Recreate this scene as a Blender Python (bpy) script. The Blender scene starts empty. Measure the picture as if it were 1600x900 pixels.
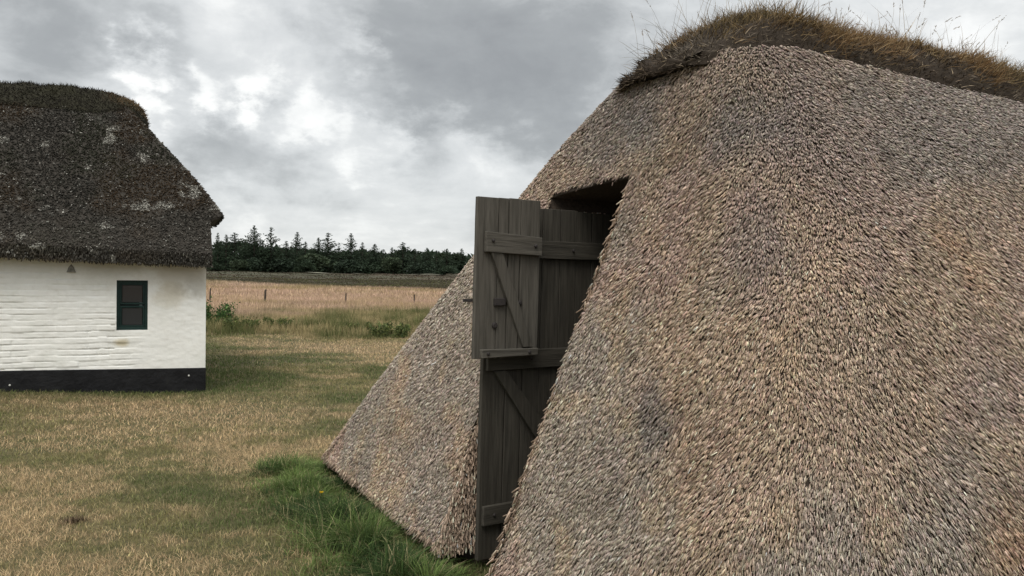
import bpy, math, random
import numpy as np
from mathutils import Vector, Matrix

random.seed(7)
RNG = np.random.default_rng(11)
S = bpy.context.scene
COL = S.collection
# ------------------------------------------------------------------ camera
CAM_H = 1.6
PITCH = math.radians(-0.87)
ROLL = math.radians(0.8)
cam_d = bpy.data.cameras.new('camera')
cam = bpy.data.objects.new('camera', cam_d)
COL.objects.link(cam)
cam_d.lens = 28.125
cam_d.sensor_width = 36
cam_d.clip_start = 0.05
cam_d.clip_end = 5000
Fv = Vector((0, math.cos(PITCH), math.sin(PITCH)))
R0 = Vector((1, 0, 0))
U0 = R0.cross(Fv)
Rv = R0 * math.cos(ROLL) + U0 * math.sin(ROLL)
Uv = U0 * math.cos(ROLL) - R0 * math.sin(ROLL)
m = Matrix((Rv, Uv, -Fv)).transposed().to_4x4()
m.translation = Vector((0, 0, CAM_H))
cam.matrix_world = m
S.camera = cam


def ray(u, v):
    return (Fv * 1250 + Rv * (u - 800) - Uv * (v - 450)).normalized()


# ------------------------------------------------------------------ world: broken overcast sky
SUN_EL, SUN_AZ = math.radians(56), math.radians(200)      # azimuth clockwise from +Y: behind the camera, a little left
W = bpy.data.worlds.new('World')
S.world = W
W.use_nodes = True
nt = W.node_tree
nt.nodes.clear()


def nd(tree, kind, **kw):
    n = tree.nodes.new(kind)
    for k, v in kw.items():
        setattr(n, k, v)
    return n


def mth(tree, op, a, b=None, c=None):
    n = nd(tree, 'ShaderNodeMath', operation=op)
    for i, x in enumerate((a, b, c)):
        if x is None:
            continue
        if isinstance(x, (int, float)):
            n.inputs[i].default_value = x
        else:
            tree.links.new(x, n.inputs[i])
    return n.outputs[0]


def vmt(tree, op, a, b=None):
    n = nd(tree, 'ShaderNodeVectorMath', operation=op)
    for i, x in enumerate((a, b)):
        if x is None:
            continue
        if isinstance(x, (tuple, list, Vector)):
            n.inputs[i].default_value = tuple(x)
        elif isinstance(x, (int, float)):
            n.inputs[3].default_value = x
        else:
            tree.links.new(x, n.inputs[i])
    return n


def noise(tree, vec, scale, detail=4, rough=0.55, dist=0.0):
    n = nd(tree, 'ShaderNodeTexNoise')
    n.inputs['Scale'].default_value = scale
    n.inputs['Detail'].default_value = detail
    n.inputs['Roughness'].default_value = rough
    n.inputs['Distortion'].default_value = dist
    if vec is not None:
        tree.links.new(vec, n.inputs['Vector'])
    return n


def ramp(tree, fac, stops, interp='LINEAR'):
    n = nd(tree, 'ShaderNodeValToRGB')
    n.color_ramp.interpolation = interp
    e = n.color_ramp.elements
    while len(e) < len(stops):
        e.new(0.5)
    for i, (p, c) in enumerate(stops):
        e[i].position = p
        if isinstance(c, (int, float)):
            c = (c, c, c)
        e[i].color = (*c, 1)
    tree.links.new(fac, n.inputs[0])
    return n.outputs[0]


def mixc(tree, fac, a, b, mode='MIX'):
    n = nd(tree, 'ShaderNodeMix', data_type='RGBA', blend_type=mode)
    if isinstance(fac, (int, float)):
        n.inputs[0].default_value = fac
    else:
        tree.links.new(fac, n.inputs[0])
    for i, x in ((6, a), (7, b)):
        if isinstance(x, tuple):
            n.inputs[i].default_value = (*x, 1)
        else:
            tree.links.new(x, n.inputs[i])
    return n.outputs[2]


tc = nd(nt, 'ShaderNodeTexCoord')
dirv = tc.outputs['Generated']
sky = nd(nt, 'ShaderNodeTexSky', sky_type='NISHITA')
sky.sun_disc = False
sky.sun_elevation = SUN_EL
sky.sun_rotation = SUN_AZ
# perspective cloud-deck coordinates
sep = nd(nt, 'ShaderNodeSeparateXYZ')
nt.links.new(dirv, sep.inputs[0])
zz = mth(nt, 'ADD', mth(nt, 'MAXIMUM', sep.outputs[2], 0.0), 0.16)
cmb = nd(nt, 'ShaderNodeCombineXYZ')
nt.links.new(mth(nt, 'DIVIDE', sep.outputs[0], zz), cmb.inputs[0])
nt.links.new(mth(nt, 'DIVIDE', sep.outputs[1], zz), cmb.inputs[1])
deck = cmb.outputs[0]
wn = noise(nt, vmt(nt, 'MULTIPLY', dirv, (1.0, 1.0, 1.6)).outputs[0], 6.0, 11, 0.62)
warp = vmt(nt, 'SCALE', vmt(nt, 'SUBTRACT', wn.outputs['Color'], (0.5, 0.5, 0.5)).outputs[0], 0.24).outputs[0]
wd = vmt(nt, 'NORMALIZE', vmt(nt, 'ADD', dirv, warp).outputs[0]).outputs[0]
BLOBS = [  # pixel, angular radius in px, weight (+ brighter, - darker)
    ((640, 40), 130, -.30), ((800, 110), 150, -.34), ((900, 40), 120, -.16), ((930, 150), 70, -.08), ((700, 180), 80, -.20),
    ((90, 60), 110, -.26), ((200, 60), 80, -.10), ((430, 240), 80, -.26), ((330, 215), 55, -.18), ((300, 290), 60, -.12),
    ((560, 150), 60, -.10), ((840, 200), 80, -.18), ((620, 270), 90, -.10), ((460, 60), 90, -.06),
    ((215, 135), 28, .50), ((320, 140), 26, .40), ((392, 155), 30, .46), ((570, 80), 40, .24), ((595, 100), 26, .16), ((485, 185), 32, .30), ((540, 190), 26, .26), ((300, 190), 60, -.10), ((450, 300), 90, -.10),
    ((610, 205), 32, .30), ((560, 245), 26, .22), ((770, 235), 60, .22), ((700, 215), 30, .18), ((850, 245), 40, .2), ((330, 25), 90, .12), ((400, 350), 60, .2), ((500, 270), 110, .08), ((640, 230), 80, .12), ((430, 110), 70, .10), ((270, 250), 40, .10),
    ((560, 330), 120, .08), ((1500, 60), 220, .16), ((690, 350), 90, .04), ((150, 110), 40, .12), ((1150, 20), 90, .0)]
acc = None
for (pu, pv), r, w in BLOBS:
    c = ray(pu, pv)
    k = 2.0 / ((r / 1250.0) ** 2)
    d = vmt(nt, 'DOT_PRODUCT', wd, c).outputs['Value']
    g = mth(nt, 'MULTIPLY', mth(nt, 'EXPONENT', mth(nt, 'MULTIPLY', mth(nt, 'SUBTRACT', d, 1.0), k)), w)
    acc = g if acc is None else mth(nt, 'ADD', acc, g)
cn = noise(nt, deck, 0.9, 8, 0.56, 0.25)
cn2 = noise(nt, deck, 3.1, 6, 0.6, 0.2)
cn3 = noise(nt, vmt(nt, 'MULTIPLY', dirv, (1.0, 1.0, 1.9)).outputs[0], 7.5, 11, 0.60, 0.3)
f = mth(nt, 'ADD', acc, mth(nt, 'MULTIPLY', mth(nt, 'SUBTRACT', cn.outputs[0], 0.5), 0.55))
f = mth(nt, 'ADD', f, mth(nt, 'MULTIPLY', mth(nt, 'SUBTRACT', cn2.outputs[0], 0.5), 0.22))
f = mth(nt, 'ADD', f, mth(nt, 'MULTIPLY', mth(nt, 'SUBTRACT', cn3.outputs[0], 0.5), 0.80))
f = mth(nt, 'ADD', f, mth(nt, 'ADD', 0.615, mth(nt, 'MULTIPLY', mth(nt, 'POWER', mth(nt, 'SUBTRACT', 1.0, mth(nt, 'MAXIMUM', sep.outputs[2], 0.0)), 14.0), .05)))
CS = 1.0
cl = ramp(nt, f, [(0.0, (.30, .312, .320)), (0.25, (.365, .380, .386)), (0.42, (.49, .507, .512)), (0.56, (.62, .638, .642)), (0.68, (.70, .715, .715)), (0.80, (.84, .85, .84)), (1.0, (.99, .99, .97))])
# thick cloud transmits more light towards the zenith
zen = mth(nt, 'ADD', 1.0, mth(nt, 'MULTIPLY', mth(nt, 'POWER', mth(nt, 'MAXIMUM', mth(nt, 'SUBTRACT', sep.outputs[2], 0.36), 0.0), 0.8), 2.6))
clz = vmt(nt, 'SCALE', cl)
nt.links.new(mth(nt, 'MULTIPLY', zen, 10.0), clz.inputs[3])
cloudmix = mixc(nt, 0.93, sky.outputs[0], clz.outputs[0])
bg = nd(nt, 'ShaderNodeBackground')
bg.inputs[1].default_value = 0.10
nt.links.new(cloudmix, bg.inputs[0])
wo = nd(nt, 'ShaderNodeOutputWorld')
nt.links.new(bg.outputs[0], wo.inputs[0])

sl = bpy.data.lights.new('sun', 'SUN')
sl.energy = 1.5
sl.angle = math.radians(24)
sl.color = (1, .96, .90)
sun = bpy.data.objects.new('sun', sl)
COL.objects.link(sun)
sd = Vector((math.sin(SUN_AZ) * math.cos(SUN_EL), math.cos(SUN_AZ) * math.cos(SUN_EL), math.sin(SUN_EL)))
sun.rotation_euler = sd.to_track_quat('Z', 'Y').to_euler()
sun.location = (0, 0, 30)

vs = S.view_settings
vs.view_transform = 'Standard'
vs.look = 'None'
vs.exposure = 0.20
vs.gamma = 1
vs.use_curve_mapping = False
S.render.resolution_x, S.render.resolution_y = 1024, 576
S.cycles.max_bounces = 6


# ------------------------------------------------------------------ helpers
def tag(o, label=None, cat=None, group=None, kind=None):
    if label:
        o['label'] = label
    if cat:
        o['category'] = cat
    if group:
        o['group'] = group
    if kind:
        o['kind'] = kind
    return o


def empty(name, loc=(0, 0, 0)):
    o = bpy.data.objects.new(name, None)
    COL.objects.link(o)
    o.location = loc
    o.empty_display_size = 0.2
    return o


def link_mesh(name, me, mat, parent=None, smooth=False):
    if mat is not None:
        me.materials.append(mat)
    o = bpy.data.objects.new(name, me)
    COL.objects.link(o)
    if parent is not None:
        o.parent = parent
        o.matrix_parent_inverse = Matrix.Translation(-Vector(parent.location)) if parent.parent is None else Matrix.Identity(4)
    if smooth:
        me.polygons.foreach_set('use_smooth', np.ones(len(me.polygons), bool))
    return o


def np_mesh(name, V, faces_list, colors=None):
    """faces_list: list of int arrays (n,k), vertices (N,3), colours per vertex (N,3)"""
    me = bpy.data.meshes.new(name)
    V = np.asarray(V, np.float32)
    me.vertices.add(len(V))
    me.vertices.foreach_set('co', V.ravel())
    li, ls, st = [], [], 0
    for F in faces_list:
        F = np.asarray(F, np.int32)
        n, k = F.shape
        li.append(F.ravel())
        ls.append(st + np.arange(n, dtype=np.int32) * k)
        st += n * k
    li = np.concatenate(li)
    ls = np.concatenate(ls)
    me.loops.add(len(li))
    me.loops.foreach_set('vertex_index', li)
    me.polygons.add(len(ls))
    me.polygons.foreach_set('loop_start', ls)
    if colors is not None:
        a = me.color_attributes.new('Col', 'FLOAT_COLOR', 'POINT')
        c4 = np.ones((len(V), 4), np.float32)
        c4[:, :3] = colors
        a.data.foreach_set('color', c4.ravel())
    me.update(calc_edges=True)
    me.validate()
    return me


def _h(ix, iy, seed):
    n = (ix.astype(np.int64) * 374761393 + iy.astype(np.int64) * 668265263 + seed * 1274126177) & 0xffffffff
    n = ((n ^ (n >> 13)) * 1274126177) & 0xffffffff
    n = n ^ (n >> 16)
    return (n & 0xffff) / 65535.0


def vn(x, y, seed=0):
    x = np.asarray(x, float)
    y = np.asarray(y, float)
    ix, iy = np.floor(x), np.floor(y)
    fx, fy = x - ix, y - iy
    fx = fx * fx * (3 - 2 * fx)
    fy = fy * fy * (3 - 2 * fy)
    a = _h(ix, iy, seed)
    b = _h(ix + 1, iy, seed)
    c = _h(ix, iy + 1, seed)
    d = _h(ix + 1, iy + 1, seed)
    return (a * (1 - fx) + b * fx) * (1 - fy) + (c * (1 - fx) + d * fx) * fy


def fbm(x, y, seed=0, o=4):
    t, amp, s = 0, 0.5, 0
    for i in range(o):
        t = t + amp * vn(np.asarray(x) * 2 ** i, np.asarray(y) * 2 ** i, seed + i)
        s += amp
        amp *= .5
    return t / s


def sstep(a, b, x):
    t = np.clip((np.asarray(x, float) - a) / (b - a), 0, 1)
    return t * t * (3 - 2 * t)


def unit(v):
    return v / np.maximum(np.linalg.norm(v, axis=-1, keepdims=True), 1e-9)


def straws(P, N, D, length, rad, tilt, colors, sides=3):
    """short cut reeds: prisms from P along D lifted off the surface by tilt"""
    n = len(P)
    d = unit(D * np.cos(tilt)[:, None] + N * np.sin(tilt)[:, None])
    a = unit(np.cross(d, N))
    b = np.cross(d, a)
    ph = RNG.uniform(0, 6.28, n)
    rings = []
    for end, rs in ((0, 1.0), (1, 0.92)):
        for k in range(sides):
            an = ph + k * 2 * np.pi / sides
            off = (a * np.cos(an)[:, None] + b * np.sin(an)[:, None]) * (rad * rs)[:, None]
            rings.append(P + d * (length * end)[:, None] + off)
    V = np.stack(rings, 1).reshape(-1, 3)
    base = np.arange(n)[:, None] * (2 * sides)
    quads = []
    for k in range(sides):
        k2 = (k + 1) % sides
        quads.append(np.concatenate([base + k, base + k2, base + sides + k2, base + sides + k], 1))
    q = np.concatenate(quads, 0)
    tip = np.concatenate([base + sides + k for k in range(sides)], 1)
    return V, [q, tip], np.repeat(colors, 2 * sides, 0)


def blades(P, H, Wd, lean, colors, bend=0.5, tipcol=None, up=None, segs=2):
    """grass blades, each a tapered curved ribbon"""
    n = len(P)
    az = RNG.uniform(0, 2 * np.pi, n)
    if up is None:
        up = np.tile([0, 0, 1.0], (n, 1))
    side = unit(np.cross(up, np.stack([np.cos(az), np.sin(az), np.zeros(n)], 1)))
    fwd = np.cross(side, up)
    side = side * (Wd * .5)[:, None]
    rows = []
    for i in range(segs + 1):
        t = i / segs
        c = P + up * (H * t * (1 - bend * lean * t * .5))[:, None] + fwd * (H * lean * (t * (1 - bend) + bend * t * t))[:, None]
        if i < segs:
            wv = 1 - .45 * t
            rows += [c - side * wv, c + side * wv]
        else:
            rows.append(c)
    k = 2 * segs + 1
    V = np.stack(rows, 1).reshape(-1, 3)
    base = np.arange(n)[:, None] * k
    faces = []
    q = [np.concatenate([base + 2 * i, base + 2 * i + 1, base + 2 * i + 3, base + 2 * i + 2], 1) for i in range(segs - 1)]
    if q:
        faces.append(np.concatenate(q, 0))
    faces.append(np.concatenate([base + k - 3, base + k - 2, base + k - 1], 1))
    C = np.repeat(colors[:, None, :], k, 1)
    if tipcol is not None:
        for i in range(segs + 1):
            t = i / segs
            idx = [2 * i, 2 * i + 1] if i < segs else [k - 1]
            for j in idx:
                C[:, j] = colors * (1 - t) + tipcol * t
    return V, faces, C.reshape(-1, 3)


def merge(parts):
    Vs, Cs, Fs, off = [], [], {}, 0
    for V, F, C in parts:
        Vs.append(V)
        Cs.append(C)
        for f_ in F:
            Fs.setdefault(f_.shape[1], []).append(f_ + off)
        off += len(V)
    return np.concatenate(Vs), [np.concatenate(x) for x in Fs.values()], np.concatenate(Cs)


def grid_tris(G, wrap=False, fans=()):
    a, b, c, d = G[:-1, :-1], G[:-1, 1:], G[1:, 1:], G[1:, :-1]
    T = [np.stack([a, b, c], 2).reshape(-1, 3, 3), np.stack([a, c, d], 2).reshape(-1, 3, 3)]
    for ring in fans:
        ce = ring.mean(0)
        T.append(np.stack([np.tile(ce, (len(ring), 1)), ring, np.roll(ring, -1, 0)], 1))
    return np.concatenate(T)


def sample_tris(T, n, wfun=None):
    ar = np.linalg.norm(np.cross(T[:, 1] - T[:, 0], T[:, 2] - T[:, 0]), axis=1)
    if wfun is not None:
        ar = ar * wfun(T.mean(1))
    cdf = np.cumsum(ar) / ar.sum()
    ti = np.minimum(np.searchsorted(cdf, RNG.random(n)), len(T) - 1)
    r1, r2 = np.sqrt(RNG.random(n)), RNG.random(n)
    return T[ti, 0] * (1 - r1)[:, None] + T[ti, 1] * (r1 * (1 - r2))[:, None] + T[ti, 2] * (r1 * r2)[:, None]


class MB:
    def __init__(s):
        s.v, s.f = [], []

    def hexa(s, p):      # eight corners: bottom ring 0-3, top ring 4-7
        o = len(s.v)
        s.v += [tuple(x) for x in p]
        for q in ((0, 3, 2, 1), (4, 5, 6, 7), (0, 1, 5, 4), (1, 2, 6, 5), (2, 3, 7, 6), (3, 0, 4, 7)):
            s.f.append(tuple(o + i for i in q))

    def box(s, o, ax, ay, az, x0, x1, y0, y1, z0, z1):
        c = []
        for z in (z0, z1):
            for x, y in ((x0, y0), (x1, y0), (x1, y1), (x0, y1)):
                c.append(o + ax * x + ay * y + az * z)
        s.hexa(c)

    def build(s, name, mat, parent=None, bevel=0.0, smooth=False):
        me = bpy.data.meshes.new(name)
        me.from_pydata(s.v, [], s.f)
        me.update()
        o = link_mesh(name, me, mat, parent, smooth)
        if bevel:
            b = o.modifiers.new('bevel', 'BEVEL')
            b.width = bevel
            b.segments = 2
            b.limit_method = 'ANGLE'
        return o


# ------------------------------------------------------------------ materials
def new_mat(name, rough=0.85):
    mt = bpy.data.materials.new(name)
    mt.use_nodes = True
    t = mt.node_tree
    b = t.nodes['Principled BSDF']
    b.inputs['Roughness'].default_value = rough
    b.inputs['Specular IOR Level'].default_value = 0.25
    return mt, t, b


def bump(t, b, h, strength, dist):
    n = nd(t, 'ShaderNodeBump')
    n.inputs['Strength'].default_value = strength
    n.inputs['Distance'].default_value = dist
    t.links.new(h, n.inputs['Height'])
    t.links.new(n.outputs[0], b.inputs['Normal'])


def mat_attr(name, rough=.8, transl=0.0, spec=.2, mul=1.0):
    mt, t, b = new_mat(name, rough)
    b.inputs['Specular IOR Level'].default_value = spec
    a = nd(t, 'ShaderNodeAttribute')
    a.attribute_name = 'Col'
    c = a.outputs['Color']
    t.links.new(c, b.inputs['Base Color'])
    if transl:
        tr = nd(t, 'ShaderNodeBsdfTranslucent')
        t.links.new(c, tr.inputs[0])
        mx = nd(t, 'ShaderNodeMixShader')
        mx.inputs[0].default_value = transl
        t.links.new(b.outputs[0], mx.inputs[1])
        t.links.new(tr.outputs[0], mx.inputs[2])
        t.links.new(mx.outputs[0], t.nodes['Material Output'].inputs[0])
    return mt


def mat_flat(name, c, rough=.8, var=.25, scale=8, bumpd=0.0):
    mt, t, b = new_mat(name, rough)
    g = nd(t, 'ShaderNodeTexCoord')
    n = noise(t, g.outputs['Object'], scale, 5, .6)
    lo = tuple(x * (1 - var) for x in c)
    hi = tuple(min(1, x * (1 + var)) for x in c)
    t.links.new(ramp(t, n.outputs[0], [(.3, lo), (.7, hi)]), b.inputs['Base Color'])
    if bumpd:
        bump(t, b, n.outputs[0], .6, bumpd)
    return mt


M_reed = mat_attr('cut_reed', .75, 0, .2)
M_old = mat_attr('weathered_reed', .9, 0, .1)
M_blade = mat_attr('grass_blade', .7, .35, .15)
M_twig = mat_attr('heather_twig', .9, 0, .1)
M_leaf = mat_attr('needle_leaf', .7, .12, .15)
M_base = mat_flat('reed_mass', (.040, .030, .022), .95, .35, 60, .01)
M_oldbase = mat_flat('old_reed_mass', (.034, .029, .023), .95, .4, 40, .01)
M_peat = mat_flat('peat', (.035, .027, .02), .95, .4, 30, .01)
M_bark = mat_flat('bark', (.06, .048, .038), .9, .3, 6)
M_iron = mat_flat('rusty_iron', (.035, .03, .028), .7, .3, 60)


def mat_wood(name, base, dark):
    """weathered boards: grain runs along local Z of the object (world Z)"""
    mt, t, b = new_mat(name, .82)
    g = nd(t, 'ShaderNodeNewGeometry')
    a = nd(t, 'ShaderNodeAttribute')
    a.attribute_name = 'grain'
    mp = vmt(t, 'MULTIPLY', a.outputs['Vector'], (60, 60, 3.2)).outputs[0]
    n1 = noise(t, mp, 1.0, 6, .65, .3)
    mp2 = vmt(t, 'MULTIPLY', a.outputs['Vector'], (7, 7, 1.6)).outputs[0]
    n2 = noise(t, mp2, 1.0, 4, .6, .2)
    mp3 = vmt(t, 'MULTIPLY', a.outputs['Vector'], (220, 220, 8)).outputs[0]
    n3 = noise(t, mp3, 1.0, 3, .6)
    c1 = ramp(t, n1.outputs[0], [(.25, dark), (.5, base), (.8, tuple(min(1, x * 1.5) for x in base))])
    c2 = mixc(t, mth(t, 'MULTIPLY', ramp(t, n2.outputs[0], [(.35, 0.0), (.7, 1.0)]), .5), c1, tuple(x * y for x, y in zip(dark, (1.1, 1.0, .9))))
    t.links.new(c2, b.inputs['Base Color'])
    h = mth(t, 'ADD', n1.outputs[0], mth(t, 'MULTIPLY', n3.outputs[0], .5))
    bump(t, b, h, .9, .004)
    return mt


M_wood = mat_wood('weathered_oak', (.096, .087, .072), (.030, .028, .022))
M_wood_dark = mat_wood('shaded_oak', (.058, .052, .041), (.020, .018, .014))  # same oak darkened for boards in shadow; the shade is in the colour


# ------------------------------------------------------------------ ground
def terrain(x, y):
    x = np.asarray(x, float)
    y = np.asarray(y, float)
    r = np.sqrt(x * x + y * y)
    z = sstep(52, 165, r) * 1.75
    z = z + (fbm(x / 9, y / 9, 3) - .5) * .9 * sstep(70, 120, r) * sstep(-30, 40, y)
    z = z + (fbm(x / 3.0, y / 3.0, 9) - .5) * .05 * sstep(3, 8, r)
    z = z - .03 * np.exp(-((x + 4.3) / 1.2) ** 2 - ((y - 10.6) / 1.0) ** 2)
    z = z + .11 * np.exp(-((x + 7.0) / 1.9) ** 2 - ((y - 9.6) / 1.5) ** 2)
    return z


def make_ground():
    rr = np.concatenate([np.linspace(0, 20, 90), 20 * (2500 / 20) ** (np.linspace(0, 1, 170)[1:])])
    th = np.linspace(0, 2 * np.pi, 361)[:-1]
    R, T = np.meshgrid(rr[1:], th, indexing='ij')
    X, Y = R * np.cos(T), R * np.sin(T)
    V = np.stack([X, Y, terrain(X, Y)], -1).reshape(-1, 3)
    nR, nT = R.shape
    V = np.concatenate([V, [[0, 0, 0]]])
    i, j = np.meshgrid(np.arange(nR - 1), np.arange(nT), indexing='ij')
    j2 = (j + 1) % nT
    q = np.stack([i * nT + j, (i + 1) * nT + j, (i + 1) * nT + j2, i * nT + j2], -1).reshape(-1, 4)
    jj = np.arange(nT)
    c = np.stack([np.full(nT, nR * nT), jj, (jj + 1) % nT], 1)
    me = np_mesh('ground', V, [q, c])
    mt, t, b = new_mat('turf', .95)
    g = nd(t, 'ShaderNodeNewGeometry')
    pos = g.outputs['Position']
    sp = nd(t, 'ShaderNodeSeparateXYZ')
    t.links.new(pos, sp.inputs[0])
    big = noise(t, vmt(t, 'MULTIPLY', pos, (.5, .8, 1)).outputs[0], .9, 5, .6)
    fine = noise(t, pos, 22, 5, .7)
    mid = noise(t, pos, 4, 4, .6)
    lawn = ramp(t, mth(t, 'ADD', mth(t, 'MULTIPLY', big.outputs[0], .6), mth(t, 'MULTIPLY', mid.outputs[0], .4)),
                [(.38, (.050, .055, .018)), (.5, (.095, .08, .035)), (.62, (.16, .12, .06))])
    lawn = mixc(t, .6, lawn, ramp(t, fine.outputs[0], [(.3, (.28, .28, .28)), (.7, (1.5, 1.5, 1.5))]), 'MULTIPLY')
    wob = mth(t, 'MULTIPLY', mth(t, 'SUBTRACT', noise(t, pos, .12, 3, .5).outputs[0], .5), 14)
    yy = mth(t, 'ADD', vmt(t, 'LENGTH', pos).outputs['Value'], wob)
    meadow = ramp(t, mid.outputs[0], [(.35, (.13, .10, .05)), (.65, (.27, .175, .115))])
    hn = noise(t, vmt(t, 'MULTIPLY', pos, (.05, .16, 1)).outputs[0], 1, 6, .6)
    heath = ramp(t, hn.outputs[0], [(.35, (.038, .040, .020)), (.52, (.055, .048, .028)), (.6, (.072, .052, .036)), (.72, (.09, .085, .035))])
    f1 = nd(t, 'ShaderNodeMapRange')
    f1.inputs[1].default_value, f1.inputs[2].default_value = 21, 26
    t.links.new(yy, f1.inputs[0])
    f2 = nd(t, 'ShaderNodeMapRange')
    f2.inputs[1].default_value, f2.inputs[2].default_value = 76, 82
    t.links.new(yy, f2.inputs[0])
    c = mixc(t, f1.outputs[0], lawn, meadow)
    c = mixc(t, f2.outputs[0], c, heath)
    t.links.new(c, b.inputs['Base Color'])
    bump(t, b, fine.outputs[0], .8, .03)
    o = link_mesh('ground', me, mt, None, True)
    tag(o, 'flat ground of dry lawn, meadow and dark heath reaching the woods', 'ground', kind='structure')


make_ground()

# ------------------------------------------------------------------ hut frame: s along the end wall towards the camera, w inward along the ridge
A = np.array([-1.59, 6.60, 0.0])
E = np.array([.466, -.885, 0.0])
E /= np.linalg.norm(E)
NN = np.array([-E[1], E[0], 0.0])          # inward, to the right and away
ZV = np.array([0, 0, 1.0])


def hp(s, w, z):
    s, w, z = np.broadcast_arrays(np.asarray(s, float), np.asarray(w, float), np.asarray(z, float))
    return A + s[..., None] * E + w[..., None] * NN + z[..., None] * ZV


def to_sw(P):
    d = np.asarray(P) - A
    return d @ E, d @ NN


ZT = 2.74
HUT_LEN = 8.4


def sag(w, z):
    """the ridge sinks a little away from its end"""
    return .030 * np.clip(w - 1.4, 0, 2.6) * np.clip(np.asarray(z) / ZT, 0, 1) ** 2


def contour(z):
    """rounded rectangle of the thatch at height z, list of (s,w); fixed sampling"""
    k = z - .1
    sf = .0 + .90 * k + .55 * max(0, k - 2.1) ** 2
    sn = 5.28 - (.44 * k + .034 * k * k + .16 * max(0, (k - 1.4) / 1.2) ** 1.5)
    we = .407 * k - .03 * math.sin(k * 1.25)
    wf = HUT_LEN - .407 * k
    fr = min(1, max(0, k / 2.6))
    rf = .22 + .06 * fr
    rn = .80 - .42 * fr
    if sn - sf < rf + rn:
        q = (sn - sf) / (rf + rn) * .98
        rf *= q
        rn *= q
    out = []

    def seg(p, q, n):
        for i in range(n):
            t_ = i / n
            out.append((p[0] * (1 - t_) + q[0] * t_, p[1] * (1 - t_) + q[1] * t_))

    def arc(c, r, a0, a1, n):
        for i in range(n):
            a_ = math.radians(a0 + (a1 - a0) * i / n)
            out.append((c[0] + r * math.cos(a_), c[1] + r * math.sin(a_)))
    # end face (w = we) from far corner to near corner, then long near side, far end, back side
    seg((sf + rf, we), (sn - rn, we), 60)
    arc((sn - rn, we + rn), rn, -90, 0, 26)
    seg((sn, we + rn), (sn, wf - rn), 110)
    arc((sn - rn, wf - rn), rn, 0, 90, 12)
    seg((sn - rn, wf), (sf + rf, wf), 24)
    arc((sf + rf, wf - rf), rf, 90, 180, 10)
    seg((sf, wf - rf), (sf, we + rf), 60)
    arc((sf + rf, we + rf), rf, 180, 270, 14)
    return np.array(out)


def slot_left(z):
    return 2.60 - .18 * np.clip((z - .1) / 2.0, 0, 1)


def slot_top(s):
    return 2.075 + .04 * np.sin(np.clip((s - 2.42) / .78, 0, 1) * np.pi * .55)


SLOT_R = 3.20


def in_slot(s, w, z, pad=0.0):
    return (w < 1.9) & (s > slot_left(z) - pad) & (s < SLOT_R + pad) & (z < slot_top(s) + pad)


hut = empty('thatched_hut', tuple(hp(2.6, 4.0, 0)))
tag(hut, 'low hut of pale reed thatch down to the ground, plank door open in its end', 'hut')


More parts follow.
